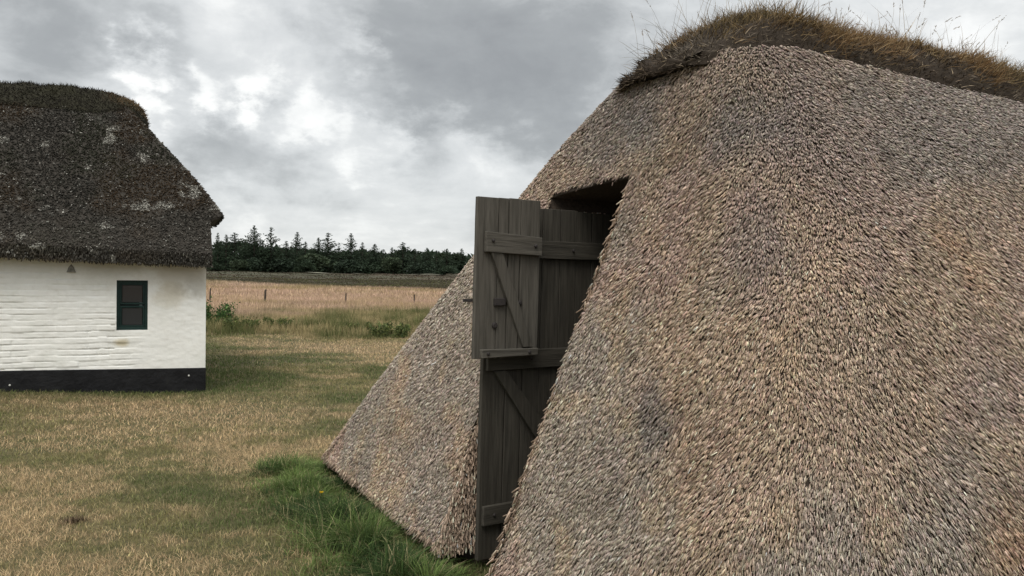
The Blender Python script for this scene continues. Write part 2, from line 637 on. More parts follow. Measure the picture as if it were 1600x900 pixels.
def make_thatch():
    zs = np.concatenate([[.10], np.linspace(.16, ZT, 58)])
    rings = []
    nC = len(contour(.1))
    for z in zs:
        c = contour(z)
        P = hp(c[:, 0], c[:, 1], np.full(nC, z))
        nx = unit(np.stack([np.roll(c[:, 1], -1) - np.roll(c[:, 1], 1), -(np.roll(c[:, 0], -1) - np.roll(c[:, 0], 1))], 1))
        arcl = np.concatenate([[0], np.cumsum(np.linalg.norm(np.diff(c, axis=0), axis=1))])
        amp = (fbm(arcl * 1.3, np.full(nC, z * 1.3), 5, 3) - .5) * .085
        amp[-1] = amp[0]
        amp *= 1 - sstep(.9, 1, np.arange(nC) / nC) * 1
        off = nx[:, :1] * amp[:, None] * E + nx[:, 1:] * amp[:, None] * NN
        # a slightly thicker lip at the bottom
        P = P + off
        P[:, 2] -= sag(c[:, 1], P[:, 2])
        rings.append(P)
    G = np.array(rings)
    # undercut lip and closed base
    c0 = contour(.10)
    ctr = np.array([2.6, HUT_LEN / 2])
    inn = c0 + unit(ctr - c0) * .22
    r_in = hp(inn[:, 0], inn[:, 1], np.full(nC, .16))
    r_dn = hp(inn[:, 0], inn[:, 1], np.full(nC, -.25))
    G = np.concatenate([[r_dn, r_in], G])
    nZ = len(G)
    V = G.reshape(-1, 3)
    i, j = np.meshgrid(np.arange(nZ - 1), np.arange(nC), indexing='ij')
    j2 = (j + 1) % nC
    q = np.stack([i * nC + j, i * nC + j2, (i + 1) * nC + j2, (i + 1) * nC + j], -1).reshape(-1, 4)
    # caps
    me = bpy.data.meshes.new('thatch_core')
    faces = [tuple(map(int, f_)) for f_ in q] + [tuple(range((nZ - 1) * nC, nZ * nC)), tuple(range(nC - 1, -1, -1))]
    me.from_pydata([tuple(p) for p in V], [], faces)
    me.update()
    core = bpy.data.objects.new('core', me)
    COL.objects.link(core)
    # doorway cutter
    poly = [(2.62, -.6), (2.60, .1), (2.42, 2.07)]
    for s_ in np.linspace(2.5, 3.15, 7):
        poly.append((float(s_), float(slot_top(s_))))
    poly += [(SLOT_R, float(slot_top(SLOT_R))), (SLOT_R, -.6)]
    n = len(poly)
    cv = [tuple(hp(s_, -1.0, z_)) for s_, z_ in poly] + [tuple(hp(s_ , 2.0, z_)) for s_, z_ in poly]
    cf = [tuple(range(n)), tuple(range(2 * n - 1, n - 1, -1))] + [(k, n + k, n + (k + 1) % n, (k + 1) % n) for k in range(n)]
    cme = bpy.data.meshes.new('cut')
    cme.from_pydata(cv, [], cf)
    import bmesh
    for mm in (cme, me):
        bm = bmesh.new()
        bm.from_mesh(mm)
        bmesh.ops.recalc_face_normals(bm, faces=bm.faces)
        bm.to_mesh(mm)
        bm.free()
    cut = bpy.data.objects.new('cut', cme)
    COL.objects.link(cut)
    mo = core.modifiers.new('b', 'BOOLEAN')
    mo.operation = 'DIFFERENCE'
    mo.object = cut
    mo.solver = 'EXACT'
    dg = bpy.context.evaluated_depsgraph_get()
    dg.update()
    res = bpy.data.meshes.new_from_object(core.evaluated_get(dg))
    bpy.data.objects.remove(core)
    bpy.data.objects.remove(cut)
    res.name = 'thatch'
    res.materials.clear()
    nv = len(res.vertices)
    cv_ = np.zeros(nv * 3, np.float32)
    res.vertices.foreach_get('co', cv_)
    coreV = cv_.reshape(-1, 3)
    coreF = {}
    for p in res.polygons:
        coreF.setdefault(len(p.vertices), []).append(tuple(p.vertices))
    print('core', nv, len(res.polygons))

    # ---- reeds scattered over the outside, by area
    G2 = G[2:]
    tri = []
    a, b_, c_, d_ = G2[:-1], G2[1:], np.roll(G2[1:], -1, 1), np.roll(G2[:-1], -1, 1)
    T1 = np.stack([a, d_, c_], 2).reshape(-1, 3, 3)
    T2 = np.stack([a, c_, b_], 2).reshape(-1, 3, 3)
    T = np.concatenate([T1, T2])
    nr = np.cross(T[:, 1] - T[:, 0], T[:, 2] - T[:, 0])
    ar = np.linalg.norm(nr, axis=1) * .5
    cen = T.mean(1)
    s_, w_ = to_sw(cen)
    nrm = unit(nr)
    # outward check
    cc = hp(2.6 + 0 * s_, np.clip(w_, 1.5, HUT_LEN - 1.5), .5 + 0 * s_)
    fl = np.sign(np.sum(nrm * (cen - cc), 1))
    nrm = nrm * fl[:, None]
    vis = (w_ < 5.0) & ((nrm @ E > .15) | (nrm @ NN < -.25))
    dist = np.linalg.norm(cen - np.array([0, 0, 1.6]), axis=1)
    dens = np.where(vis, 44000 * np.clip(3.0 / dist, .4, 1.1), 1500)
    wgt = ar * dens
    cnt = int(wgt.sum())
    print('reeds', cnt)
    cdf = np.cumsum(wgt) / wgt.sum()
    ti = np.minimum(np.searchsorted(cdf, RNG.random(cnt)), len(T) - 1)
    r1, r2 = np.sqrt(RNG.random(cnt)), RNG.random(cnt)
    P = T[ti, 0] * (1 - r1)[:, None] + T[ti, 1] * (r1 * (1 - r2))[:, None] + T[ti, 2] * (r1 * r2)[:, None]
    N = nrm[ti]
    s_, w_ = to_sw(P)
    jit = RNG.normal(0, .012, cnt)
    keep = ~in_slot(s_ + jit, w_, P[:, 2] - .03 + jit, 0.0)
    P, N, s_, w_ = P[keep], N[keep], s_[keep], w_[keep]
    # reeds stand in little bundles with gaps between them
    u0 = (s_ + w_) * 112 + (vn((s_ + w_) * 40, P[:, 2] * 40, 14) - .5) * 2.4
    cid = np.floor(u0)
    rowp = P[:, 2] * 60 + _h(cid, cid * 0, 12) * .7 + (vn((s_ + w_) * 34, P[:, 2] * 20, 15) - .5) * 3.0
    fr_ = rowp - np.floor(rowp)
    hgt = _h(cid, np.floor(rowp), 13)
    near_ = (w_ < 5.0)
    keep = (RNG.random(len(P)) < 1.05 - .45 * fr_) | ~near_
    out = ((1 - fr_) * .0135 + hgt * .007 - .003) * near_
    P = P + N * out[:, None]
    P, N, s_, w_, hgt = P[keep], N[keep], s_[keep], w_[keep], hgt[keep]
    n = len(P)
    D = unit(-ZV - (N @ -ZV)[:, None] * N)
    side = np.cross(N, D)
    hz = P[:, 2]
    # local combing: neighbouring reeds swing together
    q1 = s_ * 2 + w_ * 2
    comb = (fbm(s_ * 6 + w_ * 6, hz * 6, 21, 4) - .5) * 1.0 + RNG.normal(0, .17, n)
    D = unit(D * np.cos(comb)[:, None] + side * np.sin(comb)[:, None])
    farr = ~((w_ < 5.0) & ((N @ E > .15) | (N @ NN < -.25)))
    L = RNG.uniform(.012, .026, n)
    rad = RNG.uniform(.0014, .0024, n) * np.clip(np.linalg.norm(P - np.array([0, 0, 1.6]), axis=1) / 3.0, 1.0, 1.8)
    rad[farr] *= 2.6
    L[farr] *= 2.2
    tilt = np.radians(RNG.uniform(4, 26, n))
    # colour
    u_, v_ = s_ * 1.0 + w_ * .9, hz
    p1 = fbm(u_ * 2.2, v_ * 2.2, 31)
    p2 = fbm(u_ * 1.3 + 7, v_ * 1.6, 37)
    p3 = fbm(u_ * 5, v_ * 5, 41)
    tan = np.array([.51, .385, .280])
    pink = np.array([.47, .345, .275])
    grey = np.array([.43, .370, .305])
    gold = np.array([.57, .42, .265])
    C = tan + 0 * P
    m1 = sstep(.42, .62, p1)[:, None]
    C = C * (1 - m1) + pink * m1
    m2 = (sstep(.45, .62, p2) * .85)[:, None]
    C = C * (1 - m2) + grey * m2
    m3 = (sstep(.58, .75, p3) * .40)[:, None]
    C = C * (1 - m3) + gold * m3
    # greyer, darker near the ridge and on the long side
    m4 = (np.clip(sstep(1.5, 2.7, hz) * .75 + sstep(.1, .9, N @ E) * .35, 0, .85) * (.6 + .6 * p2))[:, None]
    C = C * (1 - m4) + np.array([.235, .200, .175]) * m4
    # a few damp slate-coloured patches
    for (ps, pw, pz, rr_, st) in ((3.95, .36, 1.03, .15, .55), (3.75, .95, 2.35, .28, .5), (4.6, .9, .75, .25, .35), (4.2, .7, 1.7, .25, .3), (3.0, .9, 2.45, .2, .3)):
        dd = np.sqrt((s_ - ps) ** 2 + (w_ - pw) ** 2 + ((hz - pz) * 1.0) ** 2) + (p3 - .5) * .35
        mm = (sstep(rr_ * 1.3, rr_ * .3, dd) * st)[:, None]
        C = C * (1 - mm) + np.array([.175, .175, .170]) * mm
    br = np.exp(RNG.normal(0, .30, n)) * (.90 + .20 * hgt)
    br = np.where(RNG.random(n) < .07, br * .5, br)
    for (ps, pw, pz, rr_, st) in ((4.95, 1.15, .62, .16, .30), (4.55, 1.55, 1.75, .14, .28), (4.55, .45, 1.55, .18, .22)):
        dd = np.sqrt((s_ - ps) ** 2 + (w_ - pw) ** 2 + (hz - pz) ** 2) + (p3 - .5) * .5
        mm = (sstep(rr_ * 1.4, rr_ * .2, dd) * st)[:, None]
        C = C * (1 - mm) + np.array([.56, .33, .18]) * mm
    C = np.clip(C * br[:, None] * RNG.normal(1, .04, (n, 3)), .02, .8)
    parts = [straws(P - N * .004, N, D, L, rad, tilt, C)]

    # ---- reeds showing at the cut faces of the doorway and beneath the lower lip
    def extra(Pe, Ne, De, k, lo=.02, hi=.05, dark=1.0):
        n_ = len(Pe)
        C_ = np.clip((tan * .6 + pink * .4) * dark * np.exp(RNG.normal(0, .35, n_))[:, None], .02, .7)
        parts.append(straws(Pe, Ne, De, RNG.uniform(lo, hi, n_), RNG.uniform(.0028, .005, n_), np.radians(RNG.uniform(0, 45, n_)), C_))
    # left cheek (faces the camera)
    n_ = 9000
    z_ = RNG.uniform(.1, 2.0, n_)
    w2 = .407 * (z_ - .1) + RNG.uniform(-.03, .40, n_)
    Pe = hp(slot_left(z_) + .002, w2, z_)
    De = unit(np.tile(-ZV, (n_, 1)) + RNG.normal(0, .25, (n_, 3)) - NN * .35)
    extra(Pe, np.tile(E, (n_, 1)), De, 0)
    # right cheek
    n_ = 5000
    z_ = RNG.uniform(.1, 2.1, n_)
    w2 = .407 * (z_ - .1) + RNG.uniform(-.03, .30, n_)
    extra(hp(SLOT_R - .002 + 0 * z_, w2, z_), np.tile(-E, (n_, 1)), unit(np.tile(-ZV, (n_, 1)) + RNG.normal(0, .25, (n_, 3)) - NN * .35), 0)
    # bottom lip
    c0 = contour(.10)
    seglen = np.linalg.norm(np.roll(c0, -1, 0) - c0, axis=1)
    n_ = 16000
    k_ = np.searchsorted(np.cumsum(seglen) / seglen.sum(), RNG.random(n_))
    k_ = np.minimum(k_, len(c0) - 1)
    tt = RNG.random(n_)
    pc = c0[k_] * (1 - tt)[:, None] + np.roll(c0, -1, 0)[k_] * tt[:, None]
    pc = pc + unit(ctr - pc) * (RNG.random(n_) * .18)[:, None]
    ok = ~in_slot(pc[:, 0], pc[:, 1], np.full(n_, .1))
    pc = pc[ok]
    Pe = hp(pc[:, 0], pc[:, 1], np.full(len(pc), .13))
    No = unit((pc - ctr)[:, :1] * E + (pc - ctr)[:, 1:] * NN)
    extra(Pe, No, unit(np.tile(-ZV, (len(pc), 1)) + RNG.normal(0, .2, (len(pc), 3))), 0, .03, .07)
    V, F, C = merge(parts)
    me1 = np_mesh('thatch', V, F, C)
    o = link_mesh('thatch', me1, M_reed, hut)
    # join the solid core into the same mesh
    Fs = [np.array(v_) for k_, v_ in coreF.items()]
    nV = len(V)
    allF = {}
    for f_ in F:
        allF.setdefault(f_.shape[1], []).append(f_)
    nC_first = []
    me2 = bpy.data.meshes.new('thatch')
    flist, mats = [], []
    for f_ in F:
        flist.append(f_)
        mats.append(np.zeros(len(f_), np.int32))
    for f_ in Fs:
        flist.append(f_ + nV)
        mats.append(np.ones(len(f_), np.int32))
    Vall = np.concatenate([V, coreV])
    Call = np.concatenate([C, np.tile([.1, .08, .06], (len(coreV), 1))])
    me2 = np_mesh('thatch', Vall, flist, Call)
    me2.materials.append(M_reed)
    me2.materials.append(M_base)
    mi = np.concatenate(mats)
    if len(mi) == len(me2.polygons):
        me2.polygons.foreach_set('material_index', mi)
    else:
        print('WARN material index', len(mi), len(me2.polygons))
    o.data = me2


make_thatch()


# ---- ridge of heather turf with dry grass
def make_ridge():
    W0, W1 = .97, HUT_LEN - .9
    SC = 3.14
    ZB = 2.68

    def prof(w):
        """half width, top height and base height along the ridge"""
        e0 = np.clip((w - W0) / .80, 0, 1)
        e1 = np.clip((W1 - w) / .62, 0, 1)
        e = np.minimum(e0, e1)
        e = 1 - (1 - e) ** 1.9
        ew = np.sqrt(np.clip(1 - (1 - np.minimum(e0, e1)) ** 2, 0, 1))
        lump = (fbm(w * 1.7, w * 0 + 3, 51, 3) - .5)
        return .28 + .24 * ew, .045 + .34 * e * (1 + lump * .35), lump

    nw, na = 150, 26
    ws = np.linspace(W0, W1, nw)
    G = []
    for w in ws:
        hw, ht, lu = prof(np.array(w))
        row = []
        for k in range(na):
            a = math.pi * (-.06 + 1.12 * k / (na - 1))
            ca, sa = math.cos(a), math.sin(a)
            ss = SC - hw * (abs(ca) ** .75) * (1 if ca > 0 else -1)
            z = ZB + ht * (sa if sa > 0 else sa * .35)
            j = (vn(w * 9, k * .8, 61) - .5) * .06
            row.append(hp(ss, w + (vn(w * 3, k * .5, 63) - .5) * .05, z + j - sag(w, ZT)))
        G.append(row)
    G = np.array(G)
    V = G.reshape(-1, 3)
    i, j = np.meshgrid(np.arange(nw - 1), np.arange(na), indexing='ij')
    j2 = (j + 1) % na
    q = np.stack([i * na + j, (i + 1) * na + j, (i + 1) * na + j2, i * na + j2], -1).reshape(-1, 4)
    parts = []
    base_c = np.tile([.035, .027, .02], (len(V), 1))
    parts.append((V, [q, np.arange(na)[None, :], (np.arange(na)[::-1] + (nw - 1) * na)[None, :]], base_c))
    # scatter
    n = 52000
    T = grid_tris(G, fans=(G[0], G[-1]))
    P = sample_tris(T, n, lambda c: np.where(to_sw(c)[1] < 4.4, 1.0, .18))
    s_, w_ = to_sw(P)
    axis = hp(SC + 0 * s_, np.clip(w_, W0 + .5, W1 - .5), np.full(n, 2.56))
    N = unit(P - axis)
    top = sstep(.35, .85, N[:, 2])
    tang = unit(RNG.normal(0, 1, (n, 3)) + ZV * (-.3))
    up = unit(N * RNG.uniform(.15, 1.0, n)[:, None] + tang * .8 + ZV * (top * .3)[:, None])
    Hh = RNG.uniform(.02, .07, n)
    pn = fbm(w_ * 3, P[:, 2] * 6 + s_ * 3, 71)
    dark = np.array([.062, .047, .034]) + 0 * P
    gy = np.array([.125, .106, .083])
    dk = (sstep(.4, .65, pn) * .7)[:, None]
    C = dark * (1 - dk) + gy * dk
    C = np.where((RNG.random(n) < .10)[:, None], np.array([.24, .19, .13]), C)
    C *= np.exp(RNG.normal(0, .45, n))[:, None]
    parts.append(blades(P - N * .01, Hh, RNG.uniform(.0025, .006, n), RNG.uniform(.1, .9, n), C, .6, None, up))
    Vt, Ft, Ct = merge(parts)
    cap = link_mesh('ridge_turf', np_mesh('ridge_turf', Vt, Ft, Ct), M_twig, hut)
    # dry grass over the top of the turf
    parts = []
    n = 32000
    T = grid_tris(G)
    def tw(c):
        s0, w0 = to_sw(c)
        nz = unit(c - hp(SC + 0 * s0, w0, np.full(len(c), 2.52)))[:, 2]
        pat = fbm(w0 * 3.5, s0 * 3, 78)
        return sstep(.42, .88, nz + (pat - .5) * .6) * np.where(w0 < 4.4, 1.0, .2) * sstep(W0 + .05, W0 + .6, w0)
    P = sample_tris(T, n, tw)
    s_, w_ = to_sw(P)
    N = unit(P - hp(SC + 0 * s_, w_, np.full(n, 2.56)))
    up = unit(N + RNG.normal(0, .45, (n, 3)) + ZV * .15)
    Hh = RNG.uniform(.03, .12, n) * (0.35 + 1.3 * fbm(w_ * 5, s_ * 5, 83))
    pn = fbm(w_ * 2.2, s_ * 3, 73)
    rust = np.array([.170, .103, .048])
    straw = np.array([.30, .215, .115])
    ol = np.array([.085, .065, .025])
    C = rust + 0 * P
    mk = (sstep(.5, .75, pn) * .8)[:, None]
    C = C * (1 - mk) + ol * mk
    mk = (RNG.random(n) < .22)[:, None]
    C = np.where(mk, straw, C) * np.exp(RNG.normal(0, .3, n))[:, None]
    parts.append(blades(P - N * .01, Hh, RNG.uniform(.002, .0045, n), RNG.uniform(.2, 1.3, n), C, .6, None, up, 3))
    # tall seeding stalks
    n = 520
    w_ = RNG.uniform(W0 + .15, W1 - .2, n)
    w_[:300] = RNG.uniform(W0 + .1, 4.2, 300)
    hw, ht, _ = prof(w_)
    sgn = RNG.uniform(-.75, .75, n)
    P = hp(SC + hw * sgn, w_, ZB - sag(w_, ZT) + ht * np.sqrt(1 - sgn ** 2) * .95)
    up = unit(ZV + RNG.normal(0, .28, (n, 3)))
    Hh = RNG.uniform(.10, .32, n) * (0.7 + .8 * fbm(w_ * 3.0, w_ * 0, 91))
    C = np.array([.23, .17, .09]) * np.exp(RNG.normal(0, .3, n))[:, None]
    parts.append(blades(P, Hh, RNG.uniform(.0016, .0026, n), RNG.uniform(.05, .8, n), C, .8, None, up, 5))
    # seed heads: short side spikes on the stalk tips
    V0 = parts[-1][0].reshape(n, 11, 3)
    tips, pre = V0[:, 10], (V0[:, 8] + V0[:, 9]) * .5
    dirn = unit(tips - pre)
    m_ = 14
    sel = np.where(RNG.random(n) < .45)[0]
    Pp = np.repeat(tips[sel], m_, 0) - np.repeat(dirn[sel], m_, 0) * (RNG.random(len(sel) * m_) * .055)[:, None]
    uu = unit(np.repeat(dirn[sel], m_, 0) + RNG.normal(0, .35, (len(Pp), 3)))
    Cc = np.array([.20, .14, .075]) * np.exp(RNG.normal(0, .3, len(Pp)))[:, None]
    parts.append(blades(Pp, RNG.uniform(.008, .018, len(Pp)), np.full(len(Pp), .0024), RNG.uniform(0, .3, len(Pp)), Cc, .5, None, uu))
    # a few long stalks arching out over the end of the ridge
    n = 46
    sg = RNG.uniform(-.9, .6, n)
    P = hp(SC + .32 * sg, W0 + RNG.uniform(.05, .35, n), ZB + RNG.uniform(0.04, .2, n))
    up = unit(-NN * RNG.uniform(.3, 1, n)[:, None] - E * RNG.uniform(0, 1.0, n)[:, None] + ZV * RNG.uniform(.2, 1, n)[:, None])
    C = np.array([.12, .10, .06]) * np.exp(RNG.normal(0, .3, n))[:, None]
    parts.append(blades(P, RNG.uniform(.10, .26, n), np.full(n, .0022), RNG.uniform(.1, .9, n), C, .8, None, up, 5))
    Vg, Fg, Cg = merge(parts)
    g = link_mesh('dry_grass', np_mesh('dry_grass', Vg, Fg, Cg), M_blade, None)
    g.parent = cap
    g.matrix_parent_inverse = cap.matrix_parent_inverse.copy() if False else Matrix.Identity(4)
    return cap, g


cap, dgr = make_ridge()

# ------------------------------------------------------------------ doors of the hut
VX = lambda a: Vector(a)
DO = VX(hp(2.70, .15, 0))                     # foot of the outer edge of the door
dd_ = Vector((.82, .57, 0)).normalized()       # along the leaf, into the hut
dn_ = Vector((dd_.y, -dd_.x, 0))               # towards the camera
LEAN = math.radians(1.0)
up_ = (Vector((0, 0, 1)) + dd_ * math.tan(LEAN)).normalized()


def grain_mesh(o, flip=False, seed=0.0):
    """store board coordinates: along the grain in z"""
    me = o.data
    a = me.attributes.new('grain', 'FLOAT_VECTOR', 'POINT')
    out = np.zeros((len(me.vertices), 3), np.float32)
    for i, v in enumerate(me.vertices):
        d = v.co - DO
        x, y, z = d.dot(dd_), d.dot(dn_), d.dot(up_)
        out[i] = (z + seed, y, x) if flip else (x + seed, y, z)
    a.data.foreach_set('vector', out.ravel())


def plank_panel(name, parent, x0, x1, z0, z1, y0, y1, widths, mat, ragged=.0, seed=1):
    rnd = random.Random(seed)
    mb = MB()
    x = x0
    tot = sum(widths)
    for k, wd in enumerate(widths):
        wd = wd / tot * (x1 - x0)
        xa, xb = x + .0025, x + wd - .0025
        if k == 0:
            xa = x0
        if k == len(widths) - 1:
            xb = x1
        yo = rnd.uniform(-.003, .003)
        zt = z1 - rnd.uniform(0, ragged)
        zb = z0 + rnd.uniform(0, ragged)
        # subdivided along height with slight wander so edges are not ruler straight
        n = 7
        for i in range(n):
            pass
        wv = [rnd.uniform(-.0018, .0018) for _ in range(n + 1)]
        o = len(mb.v)
        for i in range(n + 1):
            z = zb + (zt - zb) * i / n
            for (px, py) in ((xa, y0 + yo), (xb, y0 + yo), (xb, y1 + yo), (xa, y1 + yo)):
                mb.v.append(tuple(DO + dd_ * (px + wv[i]) + dn_ * py + up_ * z))
        for i in range(n):
            b0 = o + 4 * i
            for j in range(4):
                j2 = (j + 1) % 4
                mb.f.append((b0 + j, b0 + j2, b0 + 4 + j2, b0 + 4 + j))
        mb.f.append((o + 3, o + 2, o + 1, o))
        mb.f.append((o + 4 * n, o + 4 * n + 1, o + 4 * n + 2, o + 4 * n + 3))
        x += wd
    ob = mb.build(name, mat, parent, .0025)
    grain_mesh(ob, False, seed * .37)
    return ob


def child(o, p):
    o.parent = p
    o.matrix_parent_inverse = Matrix.Identity(4)
    return o


def rail(name, parent, pts, mat, y0, y1, seed, flip=True):
    """batten or brace: quad outline pts in (x,z), extruded y0..y1"""
    mb = MB()
    c = []
    for y in (y0, y1):
        c.append([DO + dd_ * x + dn_ * y + up_ * z for x, z in pts])
    mb.hexa(c[0] + c[1])
    o = mb.build(name, mat, None, .003)
    grain_mesh(o, flip, seed)
    return child(o, parent)


def bolts(name, parent, pts, y, r=.010):
    mb = MB()
    for x, z in pts:
        c = DO + dd_ * x + dn_ * y + up_ * z
        n = 8
        o = len(mb.v)
        for yy, rr in ((-.004, r), (.004, r), (.007, r * .6)):
            for k in range(n):
                a = k * 2 * math.pi / n
                mb.v.append(tuple(c + dd_ * math.cos(a) * rr + up_ * math.sin(a) * rr + dn_ * yy))
        for l in range(2):
            for k in range(n):
                k2 = (k + 1) % n
                mb.f.append((o + l * n + k, o + l * n + k2, o + (l + 1) * n + k2, o + (l + 1) * n + k))
        mb.f.append(tuple(o + 2 * n + k for k in range(n)))
    return child(mb.build(name, M_iron, None), parent)


# tall leaf, full height
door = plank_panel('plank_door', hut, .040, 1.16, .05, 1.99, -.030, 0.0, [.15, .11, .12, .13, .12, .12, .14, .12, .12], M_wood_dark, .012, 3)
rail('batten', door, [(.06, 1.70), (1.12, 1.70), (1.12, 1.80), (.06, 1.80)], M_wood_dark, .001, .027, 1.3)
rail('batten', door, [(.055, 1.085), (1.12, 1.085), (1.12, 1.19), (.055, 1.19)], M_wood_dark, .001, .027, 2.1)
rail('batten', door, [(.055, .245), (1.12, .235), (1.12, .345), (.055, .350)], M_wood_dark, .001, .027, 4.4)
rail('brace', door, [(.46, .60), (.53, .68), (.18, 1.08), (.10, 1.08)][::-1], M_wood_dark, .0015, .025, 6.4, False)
for bx_, bz_ in ((.62, 1.75), (.95, 1.75), (.60, 1.14), (.34, 1.14), (.12, .30), (.5, .30)):
    bolts('nail', door, [(bx_, bz_)], .031, .008)
# upper leaf swung out in front of it
hx0, hx1, hz0, hz1 = -.070, .342, 1.155, 2.02
hatch = plank_panel('upper_door_leaf', hut, hx0, hx1, hz0, hz1, .048, .074, [.15, .075, .085, .145], M_wood, .006, 5)
rail('batten', hatch, [(-.025, 1.725), (.338, 1.712), (.338, 1.812), (-.025, 1.833)], M_wood, .075, .106, 3.1)
rail('batten', hatch, [(-.035, 1.165), (.330, 1.168), (.330, 1.205), (-.035, 1.210)], M_wood, .075, .106, 5.1)
rail('brace', hatch, [(.010, 1.724), (.085, 1.720), (.300, 1.212), (.235, 1.212)][::-1], M_wood, .0755, .098, 7.7, False)
for bx_, bz_ in ((.012, 1.785), (.290, 1.765), (.0, 1.188), (.27, 1.187)):
    bolts('nail', hatch, [(bx_, bz_)], .110, .009)
bolts('nail', hatch, [(.215, 1.455)], .079, .014)
bolts('nail', hatch, [(.055, 1.335)], .079, .017)
lk = MB()
lk.box(DO, dd_, dn_, up_, .045, .115, .0745, .090, 1.440, 1.480)
child(lk.build('latch', M_iron, None, .003), hatch)
lk = MB()
lk.box(DO, dd_, dn_, up_, -.125, -.05, .040, .050, 1.460, 1.476)
child(lk.build('hinge', M_iron, None, .002), hatch)
# frame posts inside the opening
fr = MB()
A0 = VX(hp(0, 0, 0))
Ev, Nv, Zv = VX(E), VX(NN), Vector((0, 0, 1))
fr.box(A0, Ev, Nv, Zv, 3.205, 3.26, 1.05, 1.18, 0, 2.0)
fr.box(A0, Ev, Nv, Zv, 2.50, 3.26, 1.30, 1.40, 1.98, 2.06)
fo = fr.build('door_frame', M_wood_dark, hut, .004)
grain_mesh(fo)

# ------------------------------------------------------------------ white house
HC = Vector((-4.10, 10.72, 0))
ANG = math.radians(24.5)
TL = Vector((-math.cos(ANG), -math.sin(ANG), 0))    # along the front wall, to the left and nearer
TQ = Vector((-math.sin(ANG), math.cos(ANG), 0))     # inward, away from us
HL, HD = 9.0, 4.9
house = empty('whitewashed_house', tuple(HC + TL * 4.5 + TQ * 2.4))
tag(house, 'low whitewashed brick house with dark mossy thatched roof and one small green window', 'house')
tl, tq = np.array(TL), np.array(TQ)
hc = np.array(HC)


def hh(t, q, z):
    t, q, z = np.broadcast_arrays(np.asarray(t, float), np.asarray(q, float), np.asarray(z, float))
    return hc + t[..., None] * tl + q[..., None] * tq + z[..., None] * ZV


def pix_t(u, q=0.0):
    """position along the wall plane seen at pixel column u"""
    r = (u - 800) / 1250.0
    # (hc.x + t*tlx + q*tqx) = r*(hc.y + t*tly + q*tqy)
    return (r * (hc[1] + q * tq[1]) - hc[0] - q * tq[0]) / (tl[0] - r * tl[1])


WX1, WX0 = pix_t(182), pix_t(231)
def pix_z(u, v, t, q=0.0):
    y = float(hh(t, q, 0)[1])
    hor = 431 + .014 * (u - 800)
    return CAM_H - (v - hor) / 1250.0 * y


WZ0, WZ1 = pix_z(205, 516, (WX0 + WX1) / 2), pix_z(205, 438, (WX0 + WX1) / 2)
PLZ = pix_z(321, 575, 0) 
print('window', WX0, WX1, WZ0, WZ1, 'plinth', PLZ, pix_z(0, 580, pix_t(0)), 'eave', pix_z(321, 417, 0), pix_z(0, 402, pix_t(0)))


